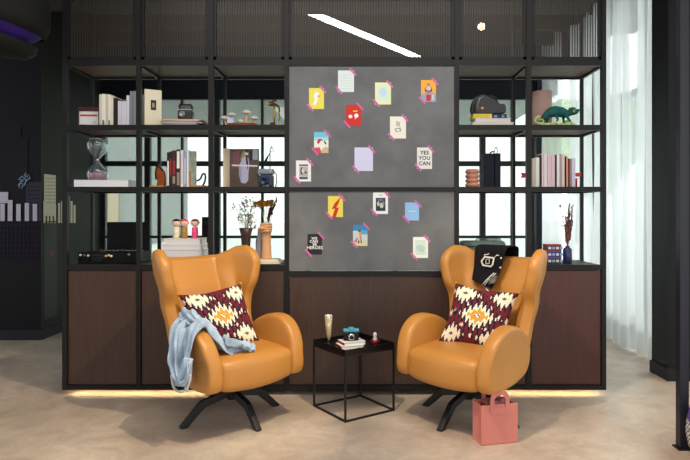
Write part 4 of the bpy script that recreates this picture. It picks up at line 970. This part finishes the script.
# --- cabinet tops, left
g = thing('open_equipment_case', 'black open equipment case with raised lid and small knobs on the left cabinet', 'case', (ax(116, 4.70), 4.70, Z3 + .0005))
blk2 = M('case_black', (8, 8, 10), .5)
b = MB(); b.box(-.24, .23, -.13, .13, 0, .085, blk2); b.build('body', g, bevel=.006)
b = MB(); x0 = ax(107.5, 4.83) - g.location.x; x1 = ax(150, 4.83) - g.location.x; b.box(x0, x1, .115, .13, .086, az(222, 4.83) - Z3, blk2); b.build('lid', g, bevel=.005)
b = MB(); b.box(-.13, -.03, -.134, -.1305, .02, .07, plain(34, 36, 42)); b.tube([(-.14, -.15, .018), (-.13, -.15, .055), (-.04, -.15, .055), (-.03, -.15, .018)], .005, blk2, 8); b.build('front_handle', g)
for x, z, c in ((-.215, .066, (206, 206, 200)), (-.155, .062, (206, 206, 200)), (-.02, .058, (214, 170, 110)), (.0, .064, (220, 190, 150)), (.02, .058, (230, 220, 200)), (-.185, .064, (90, 90, 94)), (.155, .07, (150, 150, 150))):
    b = MB(); b.lathe([(.009, 0), (.009, .008), (.001, .009)], plain(*c, .3), 10, Matrix.Translation((x, -.1315, z)) @ Matrix.Rotation(R(90), 4, 'X')); b.build('knob', g)
for x in (-.10, -.05, .0, .04, .09, .15):
    b = MB(); b.lathe([(.010, 0), (.010, .016), (.001, .018)], plain(60, 60, 62, .3), 10, Matrix.Translation((x, -.06 + .03 * math.sin(x * 40), .0858))); b.build('dial', g)
L3 = 'white books stacked under the dolls'
zz = Z3
for wd, th, c, dx, lab in ((.315, .052, (196, 198, 204), 0, 'thick pale grey book, lowest in the stack under the three dolls'), (.32, .052, (212, 212, 216), -.004, 'pale grey box book, second from the bottom under the three dolls'), (.30, .038, (222, 222, 224), -.004, 'white book, third from the bottom under the three dolls'), (.275, .045, (230, 228, 226), .002, 'white book on top, with the three dolls standing on it')):
    book('book', lab, (ax(186, 4.68) + dx, 4.68, zz + .0006), wd, .2, th, plain(*c), 0, group=L3, page=plain(206, 206, 210)); zz += th + .001
skin = plain(232, 196, 176)
for px, hc, bc_, lab in ((176.3, (30, 26, 30), (216, 206, 180), 'wooden doll with black hair and cream dress, leftmost of the three'), (184.3, (206, 70, 96), (156, 118, 60), 'wooden doll with red-pink flowered hair and golden-brown dress, middle of the three'), (195, (92, 54, 46), (226, 76, 128), 'wooden doll with brown hair and hot pink dress, standing apart at right')):
    g = thing('kokeshi_doll', lab, 'doll', (ax(px, 4.64), 4.64, zz + .0006), 0, 'wooden dolls on the white books')
    bm_ = plain(*bc_); hm = plain(*hc)
    b = MB(); b.lathe([(.023, 0), (.024, .01), (.024, .075), (.018, .088), (.001, .089)], bm_, 18); b.build('body', g)
    b = MB(); b.ball((0, 0, .118), .030, skin, 12, (1.08, 1, .95)); hd = b.build('head', g)
    b = MB(); b.grid(lambda u, v: Vector((0, 0, .119)) + Vector((.0345 * math.cos(2 * PI * u) * math.sin(PI * v * (.60 if math.sin(2 * PI * u) > -.3 else .36)), .0325 * math.sin(2 * PI * u) * math.sin(PI * v * (.60 if math.sin(2 * PI * u) > -.3 else .36)), .031 * math.cos(PI * v * (.60 if math.sin(2 * PI * u) > -.3 else .36)))), 20, 8, hm, closed_u=True); b.build('hair', hd)
    for sx in (-1, 1):
        b = MB(); b.ball((sx * .010, -.0285, .116), .0028, dark, 6); b.build('eye', hd)
    b = MB(); b.ball((.006, -.023, .055), .006, plain(*[min(255, int(q * 1.15) + 20) for q in bc_]), 6); b.ball((-.008, -.0225, .035), .005, plain(*[int(q * .6) for q in bc_]), 6); b.build('dress_flowers', g)
g = thing('small_speaker', 'slim black box speaker standing on the cabinet right of the dolls', 'speaker', (ax(208, 4.84), 4.84, Z3 + .0005))
b = MB(); zt = az(217, 4.84) - Z3; zb = az(252, 4.84) - Z3; b.box(-.04, .04, -.04, .04, zb, zt, blk2); b.build('box', g, bevel=.004)
b = MB(); b.box(-.006, .006, -.006, .006, .006, zb, blk2); b.box(-.04, .04, -.04, .04, 0, .006, blk2); b.build('stand', g)
b = MB(); [b.lathe([(r, 0), (r, .003), (.001, .002)], plain(40, 40, 42, .5), 16, Matrix.Translation((0, -.0405, z)) @ Matrix.Rotation(R(90), 4, 'X')) for r, z in ((.026, zb + .07), (.016, zt - .05))]; b.build('grille', g)
g = thing('white_cup', 'small white cup beside the speaker on the cabinet top', 'cup', (ax(204.5, 4.58), 4.58, Z3 + .0005)); b = MB(); b.lathe([(.014, 0), (.02, .03), (.021, .045), (.018, .045), (.012, .006), (.001, .006)], white, 16, cap=False); b.build('cup_body', g)
# vase with dried flowers
g = thing('dark_vase', 'dark bronze tapering vase with dried white gypsophila behind the left armchair', 'vase', (ax(246, 4.70), 4.70, Z3 + .0005))
brz = M('dark_bronze', (62, 44, 38), .45, .3, 18, .3)
hh = az(228, 4.70) - Z3
b = MB(); b.lathe([(.03, 0), (.036, .05), (.034, hh * .5), (.040, hh * .8), (.054, hh), (.050, hh), (.034, hh * .78), (.001, .02)], brz, 20, cap=False); b.build('body', g)
g2 = thing('dried_gypsophila', 'airy dried white gypsophila stems standing in the dark bronze vase', 'dried flowers', (g.location.x, g.location.y, Z3 + hh * .5))
random.seed(5); stm = M('dry_stem', (120, 112, 84), .8); fl = M('dry_white_bloom', (214, 204, 190), .9); fl2 = M('dry_dusky_bloom', (120, 84, 76), .9)
for i in range(20):
    a = random.uniform(-1, 1); tx, tz = a * .075 - .01, random.uniform(.20, .385) - .02 * abs(a)
    b = MB(); ty = random.uniform(-.05, .05); p_ = crom([(a * .008, ty * .2, .03), (a * .022, ty * .4, .16), (tx, ty, tz)], 5); b.tube(p_, .0013, stm, 4); st = b.build('stem', g2)
    b = MB(); 
    for q in range(11):
        c = p_[-1] + Vector((random.uniform(-.022, .022), random.uniform(-.02, .02), random.uniform(-.06, .02))); b.ball(c, random.uniform(.004, .008), fl if random.random() < .7 else fl2, 5)
    b.build('blossoms', st)
# wooden fist vase
wd_ = M('beech_hand', (206, 158, 118), .5, 0, 6, .1, 0, 0, (3, 3, .6))
g = thing('hand_vase', 'pale wooden raised-fist vase holding dried stems on the left cabinet', 'vase', (ax(266.5, 4.66), 4.66, Z3 + .030))
hh = az(222, 4.66) - Z3 - .03
b = MB(); fz = hh - .085
b.lathe([(.001, 0), (.040, 0), (.042, .01), (.037, fz * .35), (.034, fz * .75), (.036, fz), (.044, fz + .02), (.046, fz + .06), (.038, fz + .078), (.030, fz + .08), (.001, fz + .05)], wd_, 24, Matrix.Diagonal((1, .8, 1, 1)), cap=False)
b.build('forearm', g)
for i in range(4):      # curled fingers across the front
    z = fz + .068 - i * .0175; ln_ = (.9, 1, .96, .85)[i]
    b = MB(); b.tube(crom([(.040 * ln_, -.018, z), (.018, -.044, z + .002), (-.014, -.048 * ln_, z), (-.036, -.034, z - .002), (-.030, -.022, z - .004)], 4), [.0098] * 17, wd_, 8); b.ball((-.036, -.034, z - .002), .0102, wd_, 6); b.build('finger', g)
b = MB(); b.tube(crom([(-.040, .0, fz + .012), (-.052, -.028, fz + .026), (-.034, -.054, fz + .038), (-.012, -.060, fz + .036)], 4), [.013] * 7 + [.0115] * 5 + [.010], wd_, 8); b.build('thumb', g)
g2 = thing('dried_yarrow', 'ochre dried yarrow umbels on thin pale stems in the wooden fist vase', 'dried flowers', (ax(266.5, 4.66), 4.66, Z3 + .03 + fz + .062))
och = M('ochre_bloom', (176, 124, 40), .95, 0, 60, .4)
for x, z, r in ((-.065, .175, .040), (-.03, .19, .035), (.002, .18, .036), (.028, .188, .028)):
    b = MB(); b.tube([(x * .12, 0, 0), (x * .8, 0, z - .015)], .0018, plain(206, 190, 170), 5); st = b.build('stem', g2)
    b = MB()
    for q in range(40):
        rr_ = r * random.random() ** .5; an = random.random() * 6.28; b.ball((x + rr_ * math.cos(an), rr_ * math.sin(an) * .8, z - .018 * (rr_ / r) ** 2 + random.uniform(-.026, .010)), .008, och, 5)
    b.build('umbel', st)
g3 = thing('purple_dried_stems', 'dark purple feathery dried stems leaning right in the wooden fist vase', 'dried flowers', (ax(266.5, 4.66), 4.66, Z3 + .03 + fz + .062))
pur = M('dark_purple_seed', (70, 36, 50), .9, 0, 50, .4)
for x, z, y in ((.035, .10, -.01), (.05, .19, 0), (.082, .21, .01), (.03, .13, .012)):
    b = MB(); b.tube([(x * .2, y, 0), (x * .6, y, z * .45)], .002, pur, 5); st = b.build('stem', g3)
    b = MB()
    for q in range(22):
        t_ = .35 + .65 * q / 21; b.ball((x * t_ + random.uniform(-.006, .006), y + random.uniform(-.006, .006), z * t_), .0085 * (1.15 - t_ * .6), pur, 5, (1, 1, 1.6))
    b.build('seed_head', st)
g = thing('glass_bottle', 'slim pale grey-lilac glass bottle between bronze vase and wooden fist', 'bottle', (ax(259.5, 4.74), 4.74, Z3 + .0305))
b = MB(); b.lathe([(.03, 0), (.032, .02), (.03, .14), (.014, .19), (.013, .215), (.001, .215)], M('lilac_glass', (186, 176, 184), .2, trans=.5), 18); b.build('body', g)
book('book', 'flat pale book lying beneath the wooden fist vase', (ax(266, 4.66), 4.66, Z3 + .0005), .25, .22, .016, plain(222, 206, 180), 0, group='books under the fist vase')
book('book', 'thin white book lying on the flat pale one beneath the wooden fist vase', (ax(267, 4.665), 4.665, Z3 + .0170), .20, .19, .012, plain(232, 224, 208), R(3), group='books under the fist vase')
# --- cabinet tops, right
g = thing('grey_green_case', 'grey-green rounded case on the cabinet behind the right armchair', 'case', (ax(482, 4.80), 4.80, Z3 + .0005))
gm = M('grey_green_shell', (92, 108, 104), .5, 0, 10, .1)
b = MB(); b.soft(-.175, .175, -.09, .09, 0, .165, .03, gm, 8); b.build('shell', g)
b = MB(); b.box(-.165, .165, -.0925, -.0902, .118, .128, plain(46, 56, 54)); b.build('seam', g)
b = MB(); b.tube([(-.05, 0, .165), (-.04, 0, .178), (.04, 0, .178), (.05, 0, .165)], .005, gm, 8); b.build('handle', g)
zz = Z3
for c, lab in (((60, 66, 72), 'grey decorated small box with red edges, lowest of three stacked beside the navy bottle'), ((66, 62, 150), 'blue-violet decorated small box, middle of three stacked beside the navy bottle'), ((96, 62, 70), 'maroon and grey decorated small box, top of three stacked beside the navy bottle')):
    g = thing('patterned_box', lab, 'box', (ax(552, 4.62), 4.62, zz + .0006), R(2), 'patterned boxes stacked beside the bottle'); re_ = plain(176, 74, 84)
    b = MB(); b.box(-.056, .056, -.05, .05, 0, .043, plain(*c)); b.build('body', g, bevel=.002)
    b = MB(); b.box(-.058, .058, -.052, .052, .0435, .048, re_); b.build('lid', g)
    b = MB(); [b.box(-.045 + q * .03, -.025 + q * .03, -.0515, -.0503, .012, .030, plain(*((120, 170, 180) if q % 2 else (200, 200, 210)))) for q in range(4)]; b.build('front_pattern', g)
    zz += .0492
g = thing('navy_bottle_vase', 'navy blue glazed bottle vase at the right end of the cabinets', 'vase', (ax(567.5, 4.60), 4.60, Z3 + .0005)); bl = M('navy_glaze', (34, 38, 84), .25)
b = MB(); b.lathe([(.031, 0), (.034, .006), (.034, .105), (.026, .118), (.015, .124), (.016, .134), (.012, .134), (.010, .10), (.001, .09)], bl, 24, cap=False); b.build('body', g)
g2 = thing('dried_amaranth', 'dusky maroon dried flower spikes standing in the navy bottle vase', 'dried flowers', (g.location.x, 4.60, Z3 + .11)); mar = M('dusky_maroon', (84, 48, 56), .95, 0, 40, .4); random.seed(3)
for x, z, thk in ((.012, .345, 1), (.045, .335, .8), (-.012, .25, 1), (.03, .22, 1), (.005, .28, 1.1), (-.02, .18, .9), (.04, .26, .7)):
    b = MB(); y = random.uniform(-.02, .02); b.tube([(0, 0, 0), (x * .45, y * .5, z * .4), (x, y, z)], .0018, stm, 5); st = b.build('stem', g2)
    b = MB()
    for q in range(24):
        t_ = .32 + .68 * q / 23; b.ball((x * t_ + random.uniform(-.007, .007), y * t_ + random.uniform(-.007, .007), z * t_), .0085 * thk * (1.2 - t_ * .6), mar if q % 4 else fl2, 5, (1, 1, 1.5))
    b.build('flower_spike', st)
for x, z in ((-.055, .33), (-.03, .21), (-.034, .25), (-.04, .18)):
    b = MB(); b.tube([(0, 0, 0), (x * .5, 0, z * .55), (x, 0, z)], .001, stm, 4); st = b.build('stem', g2); b = MB(); b.ball((x, 0, z), .009, fl2 if z > .3 else fl, 6); b.build('bloom', st)

# ------------------------------------------------------------------ lights, wall art and edge things
g = thing('linear_pendant', 'long thin white tube light hanging diagonally behind the upper wire mesh', 'pendant light', (0, 0, 0))
za = 3.04
def atz(px, py, z): Y = (H - z) * 600 / (py - 212); return Vector((ax(px, Y), Y, z))
pa, pb_ = atz(308, 11.5, za), atz(419, 58, za)
b = MB(); b.tube([pa, pb_], .026, M('tube_light', (250, 250, 255), .5, emit=16), 12); b.build('light_tube', g)
b = MB(); b.bar(pa + Vector((0, 0, .032)), pb_ + Vector((0, 0, .032)), .016, .008, steel); b.build('housing', g)
for p in (pa.lerp(pb_, .03), pa.lerp(pb_, .97)):
    b = MB(); b.tube([p + Vector((0, 0, .02)), Vector((p.x, p.y, 3.745))], .002, steel, 5); b.build('cable', g)
g = thing('ceiling_spotlight', 'small warm round spotlight seen glowing through the wire mesh at right', 'spotlight', tuple(at(481.5, 26.5, 6.2)))
b = MB(); b.lathe([(.001, 0), (.036, 0), (.036, .004), (.001, .004)], M('warm_lamp', (255, 214, 150), .5, emit=14), 16, Matrix.Rotation(R(115), 4, 'X')); b.build('lamp_face', g)
b = MB(); b.lathe([(.041, -.09), (.045, -.002), (.040, .002), (.038, -.003), (.001, -.003)], blackmetal, 16, Matrix.Rotation(R(115), 4, 'X')); b.build('housing', g)
b = MB(); b.tube([(0, .05, .03), (0, .05, 3.745 - g.location.z)], .008, blackmetal, 8); b.build('stem', g)
# big pendant at upper left
g = thing('sculpted_pendant', 'large dark sculpted pendant lamp with violet-lit inside at the upper left', 'pendant light', (-2.72, 4.2, 0))
shade = M('charcoal_shade', (26, 26, 22), .8); vio = M('violet_lit_inside', (70, 44, 140), .7)
tm = Matrix.Rotation(R(14), 4, 'Y')
def T_(z): return Matrix.Translation((0, 0, z)) @ tm
b = MB(); b.lathe([(.10, .50), (.30, .42), (.43, .24), (.46, .08), (.44, .0), (.43, .0), (.44, .08), (.41, .23), (.28, .40), (.09, .48)], shade, 40, T_(2.72), cap=False); b.build('outer_shade', g)
b = MB(); b.lathe([(.43, .02), (.36, -.05), (.24, -.10), (.10, -.12), (.001, -.125)], vio, 40, T_(2.72), cap=False); b.build('inner_shade', g)
b = MB(); b.lathe([(.40, -.02), (.40, -.06), (.35, -.11), (.16, -.15), (.001, -.16)], shade, 40, T_(2.66), cap=False); b.build('lower_bowl', g)
b = MB(); b.tube([(.1, 0, 3.18), (.1, 0, 3.745)], .006, blackmetal, 8); b.build('cord', g)
ld = bpy.data.lights.new('violet_lamp', 'POINT'); ld.energy = 2.0; ld.color = (.45, .2, 1); ld.shadow_soft_size = .05; lo = bpy.data.objects.new('violet_lamp', ld); COL.objects.link(lo); lo.location = (-2.75, 4.0, 2.50)
# skyline mural on the left wall
Yw = 6.426
def wr_(b, p0, y0, p1, y1, m, off=0): b.box(ax(p0, Yw), ax(p1, Yw), Yw - .002 - off, Yw - off, az(y1, Yw), az(y0, Yw), m)
def sr_(b, p0, y0, p1, y1, m, off=0):     # on the side face x = -3.46, rectangle between image columns p0..p1 with heights as seen at p0
    ya, yb = 600 * 3.46 / (364 - p0), 600 * 3.46 / (364 - p1); b.box(-3.459 + off, -3.457 + off, ya, yb, az(y1, ya), az(y0, ya), m)
lil = M('mural_lilac_white', (190, 186, 204), .7); tow = M('mural_grey_tower', (54, 50, 66), .7); drk = M('mural_dark_block', (24, 24, 33), .7); crm = M('mural_cream', (206, 200, 176), .7); grid_ = M('mural_purple_grid', (36, 24, 48), .7)
g = thing('skyline_mural', 'painted city skyline with pale lilac bars on the dark navy wall', 'mural', (0, 0, 0))
b = MB(); wr_(b, -60, 126, 21, 184, drk); wr_(b, 21, 138, 28, 184, drk); b.build('dark_towers', g)
b = MB(); wr_(b, 26, 182, 41.5, 221, tow); [wr_(b, 28 + i * 3.2, 186 + j * 4, 29.6 + i * 3.2, 187.3 + j * 4, drk, .002) for i in range(4) for j in range(7)]; b.build('grey_tower', g)
for p0, y0, p1, y1 in ((-1, 192, 8.4, 203), (.5, 203.5, 5, 221), (8, 200, 12.8, 221), (16.5, 204, 21, 221), (25, 203, 29.2, 221), (33, 204, 37.2, 221)):
    b = MB(); wr_(b, p0, y0, p1, y1, lil, .004); b.build('pale_bar', g)
b = MB(); [wr_(b, 0 + i * 4, 224, .7 + i * 4, 262, grid_) for i in range(10)]; [wr_(b, 0, 225 + j * 5, 40, 225.8 + j * 5, grid_, .0005) for j in range(8)]; tag(b.build('purple_grid', g), kind='stuff')
g = thing('skyline_mural', 'cream tower and bars painted on the wall return beside the shelving', 'mural', (0, 0, 0))
b = MB(); sr_(b, 44, 174, 55.5, 216, crm); [sr_(b, 45.5 + i * 2.4, 178 + j * 3.4, 47 + i * 2.4, 179.1 + j * 3.4, M('mural_window', (150, 146, 126), .7), .002) for i in range(4) for j in range(8)]; b.build('cream_tower', g)
for i, (p, y0) in enumerate(((43, 201), (46.5, 204), (50, 203), (53.5, 205), (57.5, 203), (60.5, 201), (67, 196), (70, 201), (73, 205))):
    b = MB(); sr_(b, p, y0, p + 2, 223, crm, .004); b.build('pale_bar', g)
g = thing('wall_scribble', 'pale blue looping scribble lettering on the dark navy wall', 'wall lettering', (0, 0, 0))
nb = M('pale_blue_paint', (150, 180, 214), .6)
pp = [(18, 186), (20, 183), (23, 184), (22, 188), (19, 188), (21, 181), (25, 178), (23, 182), (20, 179), (18, 180), (22, 176), (26, 180), (28, 177), (24, 175), (26, 172), (25, 178), (29, 174), (30, 178), (26, 181), (24, 186)]
b = MB(); b.tube([at(x, y, Yw - .008) for x, y in pp], .0055, nb, 5); b.build('scribble', g)
g = thing('riser_hatch', 'grey-green framed hatch door with tiny red print on the wall return at left', 'hatch', (0, 0, 0))
b = MB(); sr_(b, 44, 222, 56.5, 320, M('hatch_paint', (58, 60, 54), .6)); b.build('door_leaf', g)
b = MB()
for z0, z1 in ((.22, .235), (1.255, 1.27)): b.box(-3.457, -3.452, 600 * 3.46 / 320, 600 * 3.46 / 307.5, z0, z1, steel_dark)
b.build('frame_strips', g)
b = MB(); [sr_(b, 49, 251 + j * 2, 54, 252 + j * 2, M('red_print', (130, 60, 56), .7), .002) for j in range(3)]; b.build('printed_lines', g)
# woven pouf at right edge
g = thing('woven_pouf', 'black and white woven pouf with violet top at the right edge', 'pouf', (2.085, 3.34, 0))
bw_ = M('black_white_weave', (222, 220, 214), .9)
nt = bw_.node_tree; tcn = nt.nodes.new('ShaderNodeTexCoord'); ck = nt.nodes.new('ShaderNodeTexChecker'); ck.inputs['Scale'].default_value = 70; ck.inputs['Color1'].default_value = rgb(228, 224, 218); ck.inputs['Color2'].default_value = rgb(24, 22, 26)
nt.links.new(tcn.outputs['Object'], ck.inputs['Vector']); nt.links.new(ck.outputs[0], nt.nodes['Principled BSDF'].inputs['Base Color'])
b = MB(); b.lathe([(.001, 0), (.22, .0), (.25, .04), (.262, .12), (.255, .19)], bw_, 40, cap=False); b.build('woven_side', g)
b = MB(); b.lathe([(.255, .191), (.24, .25), (.18, .285), (.001, .29)], M('violet_fabric', (84, 66, 130), .85), 40, cap=False); b.build('top_band', g)
# lounge chair silhouette beyond the back windows
g = thing('outdoor_chair', 'blurred grey high-backed chair outside, seen between the right shelves', 'chair', (ax(493, 8.9), 8.9, -.05))
gc = M('outdoor_grey', (96, 110, 112), .8)
b = MB(); puff(b, [Vector(p[:2]) for p in crom([(-.22, .45, 0), (-.22, .8, 0), (-.13, 1.02, 0), (0, 1.07, 0), (.13, 1.02, 0), (.22, .8, 0), (.22, .45, 0)], 4, True)], .1, .1, .03, gc, axis='y'); b.build('backrest', g)
b = MB(); b.soft(-.25, .25, -.3, .12, .36, .48, .04, gc, 6); b.build('seat', g)
for sx in (-1, 1):
    for y in (-.24, .08): b = MB(); b.box(sx * .2 - .015, sx * .2 + .015, y - .015, y + .015, 0, .36, gc); b.build('leg', g)
